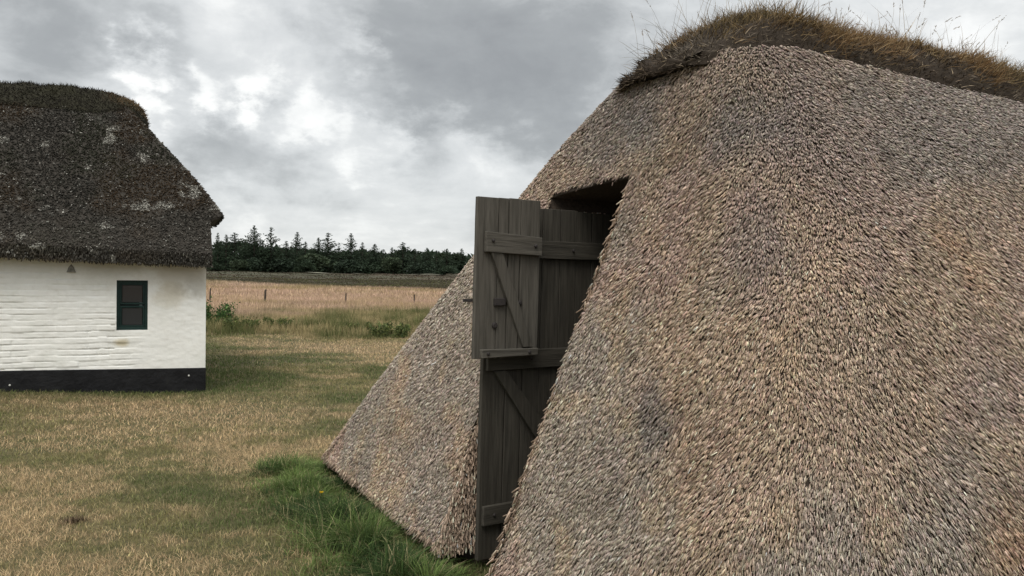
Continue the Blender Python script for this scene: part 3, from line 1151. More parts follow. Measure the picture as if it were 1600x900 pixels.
def make_wall():
    z0, z1 = PLZ, 1.86
    # grid lines: snapped to the window opening
    def lines(a, b, cuts, step):
        pts = [a] + sorted(cuts) + [b]
        out = []
        for p, q in zip(pts[:-1], pts[1:]):
            n = max(1, int(round((q - p) / step)))
            out += [p + (q - p) * i / n for i in range(n)]
        return np.array(out + [b])
    ts = np.concatenate([lines(0, 4.2, [WX0, WX1], .014), np.linspace(4.2, HL, 60)[1:]])
    zs = lines(z0, z1, [WZ0, WZ1], .0095)
    T, Z = np.meshgrid(ts, zs, indexing='ij')
    ch = .074
    wavy = (fbm(T * 1.6, Z * 2, 7, 3) - .5) * .030
    cz = (Z + wavy) / ch
    row = np.floor(cz)
    fz = cz - row
    bx = T / .235 + .5 * (row % 2) + .12 * _h(row, row * 0, 3)
    bi = np.floor(bx)
    fx = bx - bi
    off = (_h(bi, row, 17) - .5) * .011
    rowoff = (_h(row, row * 0 + (np.floor(T / .9)), 19) - .5) * .006
    mask = (.50 + .50 * sstep(.34, .52, fbm(T * 1.1 + 5, Z * 1.5, 23, 3))) * sstep(WX0 - .10, WX1 + .15, T)
    mask = np.maximum(mask, sstep(1.2, 2.0, T) * .75) * sstep(1.70, 1.50, Z)
    mask2 = sstep(.35, .6, fbm(T * 3.1 + 5, Z * 9, 29, 2))
    gr = -(sstep(.20, .03, fz)) * .017 * (.35 + .65 * mask2)
    grv = -(sstep(.06, .0, np.minimum(fx, 1 - fx))) * .008 * mask2
    d = (off + rowoff + gr + grv) * mask
    d += (fbm(T * 2, Z * 2, 31, 4) - .5) * .016 + (fbm(T * 14, Z * 22, 33, 3) - .5) * .006
    # keep the edges of opening and wall true
    d *= sstep(0, .03, T) * (1 - (1 - sstep(0, .03, np.maximum.reduce([WX0 - T, T - WX1, WZ0 - Z, Z - WZ1]))) * 1.0)
    V = hh(T, -d, Z).reshape(-1, 3)
    nT, nZ = T.shape
    i, j = np.meshgrid(np.arange(nT - 1), np.arange(nZ - 1), indexing='ij')
    q = np.stack([i * nZ + j, i * nZ + j + 1, (i + 1) * nZ + j + 1, (i + 1) * nZ + j], -1)
    tc_ = (ts[:-1] + ts[1:])[:, None] / 2
    zc_ = (zs[:-1] + zs[1:])[None, :] / 2
    inside = (tc_ > WX0) & (tc_ < WX1) & (zc_ > WZ0) & (zc_ < WZ1)
    q = q[~inside]
    mb_v, mb_f = [V], [q]
    n0 = len(V)
    extra, ef = [], []

    def quad(a, b, c, d_):
        k = n0 + len(extra)
        extra.extend([a, b, c, d_])
        ef.append((k, k + 1, k + 2, k + 3))
    dp = .10
    for (ta, za, tb, zb) in ((WX0, WZ0, WX1, WZ0), (WX1, WZ0, WX1, WZ1), (WX1, WZ1, WX0, WZ1), (WX0, WZ1, WX0, WZ0)):
        quad(hh(ta, 0, za), hh(tb, 0, zb), hh(tb, dp, zb), hh(ta, dp, za))
    # other three walls, gable ends rising under the half hips
    gz = 2.30
    for t_ in (0.0, HL):
        k = n0 + len(extra)
        extra.extend([hh(t_, 0, z0), hh(t_, HD, z0), hh(t_, HD, z1), hh(t_, HD - .62, gz + .05), hh(t_, .62, gz + .05), hh(t_, 0, z1)])
        ef.append(tuple(range(k, k + 6)))
    quad(hh(0, HD, z0), hh(HL, HD, z0), hh(HL, HD, z1), hh(0, HD, z1))
    V2 = np.concatenate([V, np.array(extra)])
    F = [q, np.array([f_ for f_ in ef if len(f_) == 4]), np.array([f_ for f_ in ef if len(f_) == 6])]
    me = np_mesh('wall', V2, F)
    mt, t, b = new_mat('limewash', .9)
    g = nd(t, 'ShaderNodeNewGeometry')
    pos = g.outputs['Position']
    sp = nd(t, 'ShaderNodeSeparateXYZ')
    t.links.new(pos, sp.inputs[0])
    n1 = noise(t, pos, 1.7, 5, .6)
    n2 = noise(t, pos, 14, 4, .6)
    c = ramp(t, n1.outputs[0], [(.3, (.74, .74, .68)), (.5, (.83, .82, .77)), (.75, (.86, .86, .82))])
    c = mixc(t, mth(t, 'MULTIPLY', ramp(t, n2.outputs[0], [(.55, 0.0), (.75, 1.0)]), .25), c, (.58, .55, .48))
    # rain-washed dirt below the eave at the corner, and a yellow patch below the window
    def spot(p, r, col, st):
        nonlocal c
        dv = vmt(t, 'SUBTRACT', pos, tuple(p))
        ln = vmt(t, 'LENGTH', vmt(t, 'MULTIPLY', dv.outputs[0], (1, 1, 1.6)).outputs[0]).outputs['Value']
        ln = mth(t, 'ADD', ln, mth(t, 'MULTIPLY', mth(t, 'SUBTRACT', noise(t, pos, 5, 5, .65).outputs[0], .5), r * 1.4))
        mr = nd(t, 'ShaderNodeMapRange')
        mr.interpolation_type = 'SMOOTHSTEP'
        mr.inputs[1].default_value, mr.inputs[2].default_value = r, r * .2
        t.links.new(ln, mr.inputs[0])
        c = mixc(t, mth(t, 'MULTIPLY', mr.outputs[0], st), c, col)
    spot(hh(.30, 0, 1.55), .60, (.56, .51, .42), .65)
    spot(hh(.42, 0, 1.30), .35, (.56, .49, .36), .45)
    spot(hh(1.2, 0, 1.62), .55, (.50, .47, .38), .45)
    spot(hh(.1, 0, 1.4), .35, (.45, .43, .38), .5)
    spot(hh(WX1 - .05, 0, WZ0 - .16), .12, (.58, .50, .33), .8)
    t.links.new(c, b.inputs['Base Color'])
    bump(t, b, n2.outputs[0], .35, .01)
    o = link_mesh('wall', me, mt, house)
    return o


make_wall()


def make_house_rest():
    # tarred plinth, slightly proud
    mb = MB()
    O = HC
    pts = []
    for zf in (0, 1):
        for (t_, q_) in ((-.006, -.012), (HL + .006, -.012), (HL + .006, .25), (-.006, .25)):
            pts.append(O + TL * t_ + TQ * q_ + Zv * ((PLZ + .002 + .019 * max(0, t_)) if zf else -.2))
    mb.hexa(pts)
    mb.box(O, TL, TQ, Zv, -.006, .25, .252, HD - .25, -.2, PLZ + .002)
    mb.box(O, TL, TQ, Zv, HL - .25, HL + .006, .252, HD - .25, -.2, PLZ + .002)
    mb.box(O, TL, TQ, Zv, -.006, HL + .006, HD - .248, HD + .012, -.2, PLZ + .002)
    mt, t, b = new_mat('tar_paint', .55)
    g = nd(t, 'ShaderNodeNewGeometry')
    n1 = noise(t, g.outputs['Position'], 3.5, 6, .65)
    t.links.new(ramp(t, n1.outputs[0], [(.35, (.005, .005, .006)), (.65, (.012, .012, .013)), (.85, (.035, .035, .03))]), b.inputs['Base Color'])
    n2 = noise(t, g.outputs['Position'], 9, 6, .6)
    bump(t, b, n2.outputs[0], .6, .03)
    mb.build('plinth', mt, house, .006)
    # window
    mg = mat_flat('dark_green_paint', (.009, .027, .023), .45, .3, 20)
    wO = HC
    d0 = .045
    wf = MB()
    bw = .036
    wf.box(wO, TL, TQ, Zv, WX0, WX1, d0, d0 + .05, WZ1 - bw, WZ1)
    wf.box(wO, TL, TQ, Zv, WX0, WX1, d0, d0 + .05, WZ0, WZ0 + bw)
    wf.box(wO, TL, TQ, Zv, WX0, WX0 + bw, d0, d0 + .05, WZ0 + bw, WZ1 - bw)
    wf.box(wO, TL, TQ, Zv, WX1 - bw, WX1, d0, d0 + .05, WZ0 + bw, WZ1 - bw)
    win = wf.build('window', mg, house, .004)
    mid = (WZ0 + WZ1) / 2
    for za, zb in ((WZ0 + bw, mid - .008), (mid + .008, WZ1 - bw)):
        sa = MB()
        xa, xb = WX0 + bw, WX1 - bw
        s_ = .024
        dd = d0 + .012
        for (a0, a1, c0, c1) in ((xa, xb, zb - s_, zb), (xa, xb, za, za + s_), (xa, xa + s_, za + s_, zb - s_), (xb - s_, xb, za + s_, zb - s_)):
            sa.box(wO, TL, TQ, Zv, a0, a1, dd, dd + .03, c0, c1)
        child(sa.build('sash', mg, None, .003), win)
    mgl, t, b = new_mat('window_glass', .08)
    b.inputs['Base Color'].default_value = (.03, .032, .035, 1)
    b.inputs['Specular IOR Level'].default_value = .5
    for za, zb in ((WZ0 + bw, mid - .008), (mid + .008, WZ1 - bw)):
        gl = MB()
        gl.box(wO, TL, TQ, Zv, WX0 + bw + .03, WX1 - bw - .03, d0 + .026, d0 + .030, za + .03, zb - .03)
        child(gl.build('pane', mgl, None), win)
    cu = MB()
    cu.box(wO, TL, TQ, Zv, WX0 + bw + .03, WX0 + bw + .062, d0 + .034, d0 + .04, WZ0 + .07, WZ1 - .08)
    child(cu.build('curtain', mat_flat('grey_curtain', (.25, .30, .30), .9), None), win)
    # added dark backing for the unlit room, so nobody looks straight through
    bk = MB()
    bk.box(wO, TL, TQ, Zv, WX0 - .02, WX1 + .02, .12, .14, WZ0 - .02, WZ1 + .02)
    child(bk.build('room_backing', mat_flat('dark_room', (.085, .088, .09), .95), None), win)
    # little hooded air vent below the eave
    u, v = 111, 420
    t0 = pix_t(u)
    z0 = pix_z(u, v, t0)
    vm = MB()
    o = HC + TL * t0 + Zv * z0
    vv = [(-.052, 0, -.045), (.052, 0, -.045), (.03, 0, .02), (0, 0, .062), (-.03, 0, .02),
          (-.045, -.035, -.045), (.045, -.035, -.045), (.022, -.02, .015), (0, -.012, .045), (-.022, -.02, .015)]
    for x, q, z in vv:
        vm.v.append(tuple(o + TL * x + TQ * (q - .004) + Zv * z))
    vm.f += [(0, 1, 6, 5), (1, 2, 7, 6), (2, 3, 8, 7), (3, 4, 9, 8), (4, 0, 5, 9), (5, 6, 7, 8, 9)]
    vm.build('air_vent', mat_flat('weathered_zinc', (.26, .25, .22), .7, .4, 40), house, .002)
    # pale studs on the plinth
    for (u, v) in ((16, 602), (296, 587)):
        t0 = pix_t(u)
        z0 = pix_z(u, v, t0)
        mb = MB()
        n = 10
        c = HC + TL * t0 + Zv * z0 + TQ * (-.012)
        for yy, rr in ((0, .012), (-.006, .010), (-.009, .005)):
            for k in range(n):
                a = k * 2 * math.pi / n
                mb.v.append(tuple(c + TL * math.cos(a) * rr + Zv * math.sin(a) * rr + TQ * yy))
        for l in range(2):
            for k in range(n):
                mb.f.append((l * n + k, l * n + (k + 1) % n, (l + 1) * n + (k + 1) % n, (l + 1) * n + k))
        mb.f.append(tuple(2 * n + k for k in range(n)))
        mb.build('stud', mat_flat('pale_cap', (.6, .6, .55), .6), house)


make_house_rest()


def make_house_roof():
    RZ, RQ = 4.34, HD / 2          # ridge
    EZ, EQ = 1.84, -.24            # top outer edge of the eave
    def eave_z(t):
        return EZ + .012 * t
    Tl, Tr = HL + .3, -.30
    # front slope surface sampled in (t, k) with k 0 eave..1 ridge
    nk, ntt = 60, 150

    def right_edge(k):
        """t of the right boundary of the long slopes at height fraction k"""
        z = EZ + (RZ - EZ) * k
        if z < 2.34:
            return -.06
        # half hip: rises from t=-.30 at z=2.34 to the ridge end
        g = (z - 2.34) / (RZ - 2.34)
        return -.22 + 1.44 * g ** 1.08
    def surf(tf, k, side):
        zr = RZ + .10 * math.sin(tf * 3)
        z = (EZ + .012 * 3) + (RZ - EZ) * k
        q = EQ + (RQ - EQ) * k
        # gentle belly of old thatch
        q = q - .10 * np.sin(np.pi * k) * 0 - .05 * np.sin(np.pi * k)
        return z, q
    quads_tris = []
    allV, allF, off = [], [], 0
    slopes = []
    for side in (0, 1):
        G = np.zeros((nk + 1, ntt + 1, 3))
        for i in range(nk + 1):
            k = i / nk
            r = right_edge(k)
            l = HL - right_edge(k)
            tt = r + (l - r) * (np.linspace(0, 1, ntt + 1) ** 1.0)
            z = EZ + .030 * np.clip(tt, 0, 4) * (1 - k) + (RZ - EZ) * (k ** .97)
            q = EQ + (RQ - EQ) * k - .05 * math.sin(math.pi * k)
            z = z + (fbm(tt * .8, np.full_like(tt, k * 3), 77 + side) - .5) * .12 * math.sin(math.pi * min(1, k + .05))
            if side:
                q = HD - q
            G[i] = hh(tt, q, z)
        slopes.append(G)
    V = np.concatenate([g.reshape(-1, 3) for g in slopes])
    nper = (nk + 1) * (ntt + 1)
    i, j = np.meshgrid(np.arange(nk), np.arange(ntt), indexing='ij')
    q = np.stack([i * (ntt + 1) + j, i * (ntt + 1) + j + 1, (i + 1) * (ntt + 1) + j + 1, (i + 1) * (ntt + 1) + j], -1).reshape(-1, 4)
    F = [q, q[:, ::-1] + nper]
    Vx, Fx = [V], F
    n0 = len(V)
    # half-hip faces: bridge the right edges (and left) of both slopes from k where z>=2.34
    kstart = int(math.ceil((2.34 - EZ) / (RZ - EZ) * nk))
    hipT = []
    for col in (0, ntt):
        ex = []
        m_ = 16
        for i_ in range(kstart, nk + 1):
            a, b = slopes[0][i_, col], slopes[1][i_, col]
            for jj in range(m_ + 1):
                f_ = jj / m_
                p = a * (1 - f_) + b * f_
                bulge = math.sin(math.pi * f_) * .06 * (1 - (i_ - kstart) / (nk - kstart))
                p = p + (-tl if col == 0 else tl) * bulge
                ex.append(p)
        ex = np.array(ex)
        o_ = n0 + sum(len(x) for x in Vx[1:])
        Vx.append(ex)
        ii, jj = np.meshgrid(np.arange(nk - kstart), np.arange(m_), indexing='ij')
        Fx = Fx + [np.stack([o_ + ii * (m_ + 1) + jj, o_ + ii * (m_ + 1) + jj + 1, o_ + (ii + 1) * (m_ + 1) + jj + 1, o_ + (ii + 1) * (m_ + 1) + jj], -1).reshape(-1, 4)]
        hipT.append((ex.reshape(nk - kstart + 1, m_ + 1, 3), col))
    # undersides: eave soffit, verge, hip eave — thickness
    TH = .17
    quads = []
    def addq(a, b, c, d):
        quads.append([a, b, c, d])
    for side in (0, 1):
        G = slopes[side]
        sg = 1 if side == 0 else -1
        e = G[0]
        dn = e - ZV * TH + tq * sg * .03
        inn = dn + tq * sg * .30 + ZV * .14
        for j_ in range(ntt):
            addq(e[j_], e[j_ + 1], dn[j_ + 1], dn[j_])
            addq(dn[j_], dn[j_ + 1], inn[j_ + 1], inn[j_])
        for col in (0, ntt):
            sgt = tl if col == 0 else -tl
            for i_ in range(0, kstart):
                a, b = G[i_, col], G[i_ + 1, col]
                tha = TH * min(1, .15 + .85 * (kstart - i_) / 6)
                thb = TH * min(1, .15 + .85 * (kstart - i_ - 1) / 6)
                a2, b2 = a - ZV * tha + sgt * .01, b - ZV * thb + sgt * .01
                a3, b3 = a2 + sgt * .3, b2 + sgt * .3
                addq(a, b, b2, a2)
                addq(a2, b2, b3, a3)
    for (H, col) in hipT:
        sgt = tl if col == 0 else -tl
        e = H[0]
        dn = e - ZV * .035 + sgt * .10
        inn = dn + sgt * .22 - ZV * .01
        for j_ in range(len(e) - 1):
            addq(e[j_], e[j_ + 1], dn[j_ + 1], dn[j_])
            addq(dn[j_], dn[j_ + 1], inn[j_ + 1], inn[j_])
        # little cheeks between the verge and the hip eave
    quads = np.array(quads)
    o_ = sum(len(x) for x in Vx)
    Vx.append(quads.reshape(-1, 3))
    Fx = Fx + [np.arange(len(quads) * 4).reshape(-1, 4) + o_]
    VB = np.concatenate(Vx)
    # reeds and moss tufts
    T = []
    for side in (0, 1):
        G = slopes[side]
        a, b, c, d = G[:-1, :-1], G[:-1, 1:], G[1:, 1:], G[1:, :-1]
        T += [np.stack([a, b, c], 2).reshape(-1, 3, 3), np.stack([a, c, d], 2).reshape(-1, 3, 3)]
    for (H, col) in hipT:
        a, b, c, d = H[:-1, :-1], H[:-1, 1:], H[1:, 1:], H[1:, :-1]
        T += [np.stack([a, b, c], 2).reshape(-1, 3, 3), np.stack([a, c, d], 2).reshape(-1, 3, 3)]
    T = np.concatenate(T)
    nr = np.cross(T[:, 1] - T[:, 0], T[:, 2] - T[:, 0])
    ar = np.linalg.norm(nr, axis=1) / 2
    nr = unit(nr)
    nr *= np.where(nr[:, 2:] < 0, -1, 1)
    cen = T.mean(1)
    tt = (cen - hc) @ tl
    qq = (cen - hc) @ tq
    dens = np.where((qq < RQ + .2) & (tt < 4.6), 3600, 350)
    wg = ar * dens
    n = int(wg.sum())
    print('house reeds', n)
    cdf = np.cumsum(wg) / wg.sum()
    ti = np.minimum(np.searchsorted(cdf, RNG.random(n)), len(T) - 1)
    r1, r2 = np.sqrt(RNG.random(n)), RNG.random(n)
    P = T[ti, 0] * (1 - r1)[:, None] + T[ti, 1] * (r1 * (1 - r2))[:, None] + T[ti, 2] * (r1 * r2)[:, None]
    N = nr[ti]
    # the eave edge
    ne = 5000
    je = RNG.random(ne) * (ntt * .5 - .01)
    j0 = je.astype(int)
    fe = (je - j0)[:, None]
    Pe = slopes[0][0, j0] * (1 - fe) + slopes[0][0, j0 + 1] * fe - ZV * (RNG.random(ne) * TH)[:, None]
    P = np.concatenate([P, Pe])
    N = np.concatenate([N, np.tile(-tq, (ne, 1))])
    n = len(P)
    t_ = (P - hc) @ tl
    z_ = P[:, 2]
    D = unit(-ZV - (N @ -ZV)[:, None] * N + RNG.normal(0, .25, (n, 3)))
    L = RNG.uniform(.02, .05, n)
    rad = RNG.uniform(.004, .010, n)
    p1 = fbm(t_ * 1.2, z_ * 1.8, 101)
    p2 = fbm(t_ * 4, z_ * 6, 103)
    p3 = fbm(t_ * 9, z_ * 9, 107)
    dark = np.array([.033, .031, .026])
    brown = np.array([.046, .033, .021])
    moss = np.array([.032, .034, .021])
    pale = np.array([.34, .33, .29])
    C = dark + 0 * P
    k1 = sstep(.42, .6, p1)[:, None]
    C = C * (1 - k1) + brown * k1
    k2 = (sstep(.52, .7, fbm(t_ * 2 + 9, z_ * 3, 109)) * .6)[:, None]
    C = C * (1 - k2) + moss * k2
    low = sstep(2.6, 1.9, z_) * .45
    C = C * (1 - low[:, None]) + np.array([.115, .105, .09]) * low[:, None]
    k3 = (sstep(.60, .72, p2) * sstep(.50, .62, p3) * .9 * sstep(4.1, 3.6, z_))[:, None]
    C = C * (1 - k3) + pale * k3
    sp = (RNG.random(n) < .035)
    C[sp] = pale * .7
    C *= np.exp(RNG.normal(0, .32, n))[:, None]
    Vs, Fs, Cs = straws(P - N * .006, N, D, L, rad, np.radians(RNG.uniform(5, 40, n)), C)
    flist = list(Fs) + [f_ + len(Vs) for f_ in Fx]
    mats = np.concatenate([np.zeros(sum(len(f_) for f_ in Fs), np.int32), np.ones(sum(len(f_) for f_ in Fx), np.int32)])
    me = np_mesh('roof', np.concatenate([Vs, VB]), flist, np.concatenate([Cs, np.tile([.05, .04, .03], (len(VB), 1))]))
    me.materials.append(M_old)
    me.materials.append(M_oldbase)
    if len(mats) == len(me.polygons):
        me.polygons.foreach_set('material_index', mats)
    else:
        print('WARN roof mats')
    roof = link_mesh('roof', me, None, house)
    # ridge capping of turf, overhanging the hip
    nw, na = 120, 18
    t0, t1 = .74, HL - .74
    ws = np.linspace(t0, t1, nw)
    G = np.zeros((nw, na, 3))
    for i_, w in enumerate(ws):
        e = min(1, (w - t0) / .75, (t1 - w) / .75)
        e = math.sqrt(max(0, 1 - (1 - e) ** 2))
        drop = (1 - e) * .28
        lu = float(fbm(w * 1.5, 2.0, 121) - .5) * .08
        hw = .40 + .10 * e
        for k in range(na):
            a = math.pi * (-.10 + 1.20 * k / (na - 1))
            ca, sa = math.cos(a), math.sin(a)
            lift = (.09 * e + .03 + lu) * (sa if sa > 0 else .4 * sa)
            G[i_, k] = hh(w, RQ - hw * ca, RZ - .44 - drop + .36 * max(0, 1 - abs(ca)) + lift + .05 * float(vn(w * 5, k * .7, 9)))
    V = G.reshape(-1, 3)
    i, j = np.meshgrid(np.arange(nw - 1), np.arange(na), indexing='ij')
    j2 = (j + 1) % na
    q = np.stack([i * na + j, (i + 1) * na + j, (i + 1) * na + j2, i * na + j2], -1).reshape(-1, 4)
    parts = [(V, [q, np.arange(na)[None, :], (np.arange(na)[::-1] + (nw - 1) * na)[None, :]], np.tile([.03, .028, .018], (len(V), 1)))]
    n = 30000
    T = grid_tris(G, fans=(G[0], G[-1]))
    P = sample_tris(T, n, lambda c: np.where((c - hc) @ tl < 4.5, 1.0, .15))
    t_ = (P - hc) @ tl
    N = unit(P - hh(t_, RQ, RZ - .5))
    up = unit(N + RNG.normal(0, .7, (n, 3)))
    pn = fbm(t_ * 1.6, P[:, 2] * 3, 131)
    C = np.array([.030, .027, .021]) + 0 * P
    topm = sstep(.55, .9, N[:, 2])
    g1 = (sstep(.42, .6, pn) * topm * .7)[:, None]
    C = C * (1 - g1) + np.array([.048, .048, .024]) * g1
    endm = (sstep(1.5, .95, t_) * topm * .8)[:, None]
    C = C * (1 - endm) + np.array([.14, .095, .05]) * endm
    C *= np.exp(RNG.normal(0, .35, n))[:, None]
    parts.append(blades(P - N * .01, RNG.uniform(.03, .08, n), RNG.uniform(.006, .013, n), RNG.uniform(.1, .9, n), C, .6, None, up))
    Vt, Ft, Ct = merge(parts)
    rc = link_mesh('ridge_turf', np_mesh('ridge_turf', Vt, Ft, Ct), M_twig, None)
    child(rc, roof)


make_house_roof()


# ------------------------------------------------------------------ grass
def in_hut(P, pad=0.0):
    s, w = to_sw(P)
    return (s > .05 - pad) & (s < 5.2 + pad) & (w > .05 - pad) & (w < HUT_LEN) & ~((s > 2.55) & (s < 3.2) & (w < .35))


def in_house(P):
    d = P - hc
    t, q = d @ tl, d @ tq
    return (t > -.02) & (t < HL) & (q > -.02) & (q < HD)


def wedge(n, r0, r1, a0=-41, a1=14, p=1.0):
    """points in a ring sector before the camera, uniform in area unless p set"""
    u = RNG.random(n)
    r = np.sqrt(r0 ** 2 + (r1 ** 2 - r0 ** 2) * u ** p)
    a = np.radians(RNG.uniform(a0, a1, n))
    x, y = r * np.sin(a), r * np.cos(a)
    return np.stack([x, y, terrain(x, y)], 1)


def lawn_color(P, n):
    x, y = P[:, 0], P[:, 1]
    p1 = fbm(x * .55 + 3, y * .9, 201)
    p2 = fbm(x * 1.8, y * 2.4, 203)
    p = p1 * .6 + p2 * .4
    dry = np.array([.45, .33, .190])
    olive = np.array([.205, .185, .078])
    green = np.array([.080, .105, .033])
    p = p + (fbm(x * 5, y * 7, 205) - .5) * .34 + (fbm(x * 22, y * 22, 206) - .5) * .22
    k = sstep(.43, .57, p)[:, None]
    C = olive * (1 - k) + dry * k
    k = sstep(.46, .34, p1)[:, None]
    C = C * (1 - k) + green * k
    # bands that follow the mowing and the foot traffic
    r = np.sqrt(x * x + y * y)
    band = np.exp(-((y + .15 * x - 8.6 + (p1 - .5) * 1.2) / .55) ** 2) * .8 + np.exp(-((y - 17.2 + (p1 - .5) * 4) / 1.5) ** 2) * .9
    band = (np.clip(band, 0, 1) * sstep(.30, .55, fbm(x * 4, y * 6, 208)))[:, None]
    C = C * (1 - band) + np.array([.47, .335, .205]) * band
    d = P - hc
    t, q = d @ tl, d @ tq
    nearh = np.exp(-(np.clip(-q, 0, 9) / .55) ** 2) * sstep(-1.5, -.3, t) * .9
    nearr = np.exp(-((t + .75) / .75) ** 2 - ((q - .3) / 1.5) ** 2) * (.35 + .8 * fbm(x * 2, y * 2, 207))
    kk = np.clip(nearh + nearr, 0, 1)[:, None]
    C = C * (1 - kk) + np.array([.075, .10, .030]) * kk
    rnd = RNG.random(n)
    C = np.where((rnd < .13)[:, None], C * .6 + .4 * np.array([.50, .37, .24]), C)
    C = np.where(((rnd > .13) & (rnd < .25))[:, None], C * .4 + .6 * np.array([.09, .115, .035]), C)
    return C * np.exp(RNG.normal(0, .33, n))[:, None], kk[:, 0]


def make_lawn():
    parts = []
    for (n, r0, r1, a1, hs, wd) in ((150000, 3.2, 8.0, 10, 1.0, .0030), (120000, 8.0, 14.0, 6, 1.15, .0055), (70000, 14.0, 21.5, 4, 1.3, .010)):
        P = wedge(n, r0, r1, -40, a1)
        ok = ~in_hut(P) & ~in_house(P)
        P = P[ok]
        n = len(P)
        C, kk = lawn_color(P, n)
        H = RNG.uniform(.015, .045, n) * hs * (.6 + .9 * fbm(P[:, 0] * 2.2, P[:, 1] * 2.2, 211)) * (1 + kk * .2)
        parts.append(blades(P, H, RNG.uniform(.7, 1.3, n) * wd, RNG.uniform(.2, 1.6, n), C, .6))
    V, F, C = merge(parts)
    o = link_mesh('lawn_grass', np_mesh('lawn_grass', V, F, C), M_blade)
    tag(o, 'short half dry lawn grass between the hut and the white house', 'grass', kind='stuff')


make_lawn()


def make_lush():
    parts = []
    n = 46000
    s = RNG.uniform(-.35, 3.3, n)
    w = .10 - np.abs(RNG.normal(0, .34, n)) - RNG.random(n) * .10
    out = .55 + .45 * fbm(s * 2, w * 0, 221)
    keep = RNG.random(n) < sstep(-.40, .3, s) * sstep(-1.5 * out, -.15, w) ** 1.3
    s, w = s[keep], w[keep]
    P = hp(s, w, 0)
    # round the far corner
    n2 = 6000
    a = np.radians(RNG.uniform(150, 290, n2))
    r = .1 + np.abs(RNG.normal(0, .22, n2))
    P2 = hp(.25 + r * np.cos(a) * 1.1, .2 + r * np.sin(a), 0)
    P = np.concatenate([P, P2])
    s, w = to_sw(P)
    ok = ~in_hut(P, -.12)
    P, s, w = P[ok], s[ok], w[ok]
    P[:, 2] = terrain(P[:, 0], P[:, 1]) - .005
    n = len(P)
    cl = fbm(P[:, 0] * 5, P[:, 1] * 5, 231)
    H = RNG.uniform(.05, .24, n) * (.15 + 1.45 * sstep(.25, .75, cl)) * sstep(-1.0, -.05, w) * (0.75 + .45 * sstep(.5, 2.6, s)) * (1 - .72 * sstep(-.34, -.02, w)) + .015
    g1, g2, g3 = np.array([.030, .055, .016]), np.array([.105, .150, .042]), np.array([.26, .23, .12])
    k = sstep(.4, .6, fbm(P[:, 0] * 3, P[:, 1] * 3, 233))[:, None]
    C = g1 * (1 - k) + g2 * k
    C = np.where((RNG.random(n) < .10 + .25 * sstep(-.35, -.9, w))[:, None], g3, C) * np.exp(RNG.normal(0, .28, n))[:, None]
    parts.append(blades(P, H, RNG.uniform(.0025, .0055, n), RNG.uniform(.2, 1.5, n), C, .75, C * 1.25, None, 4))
    V, F, C = merge(parts)
    o = link_mesh('tall_grass', np_mesh('tall_grass', V, F, C), M_blade)
    tag(o, 'lush long green grass along the foot of the thatched hut', 'grass', kind='stuff')


make_lush()


def heath_edge(x, y):
    az = np.degrees(np.arctan2(-x, y))
    return 74 + 1.5 * np.clip(az - 4, 0, 18)


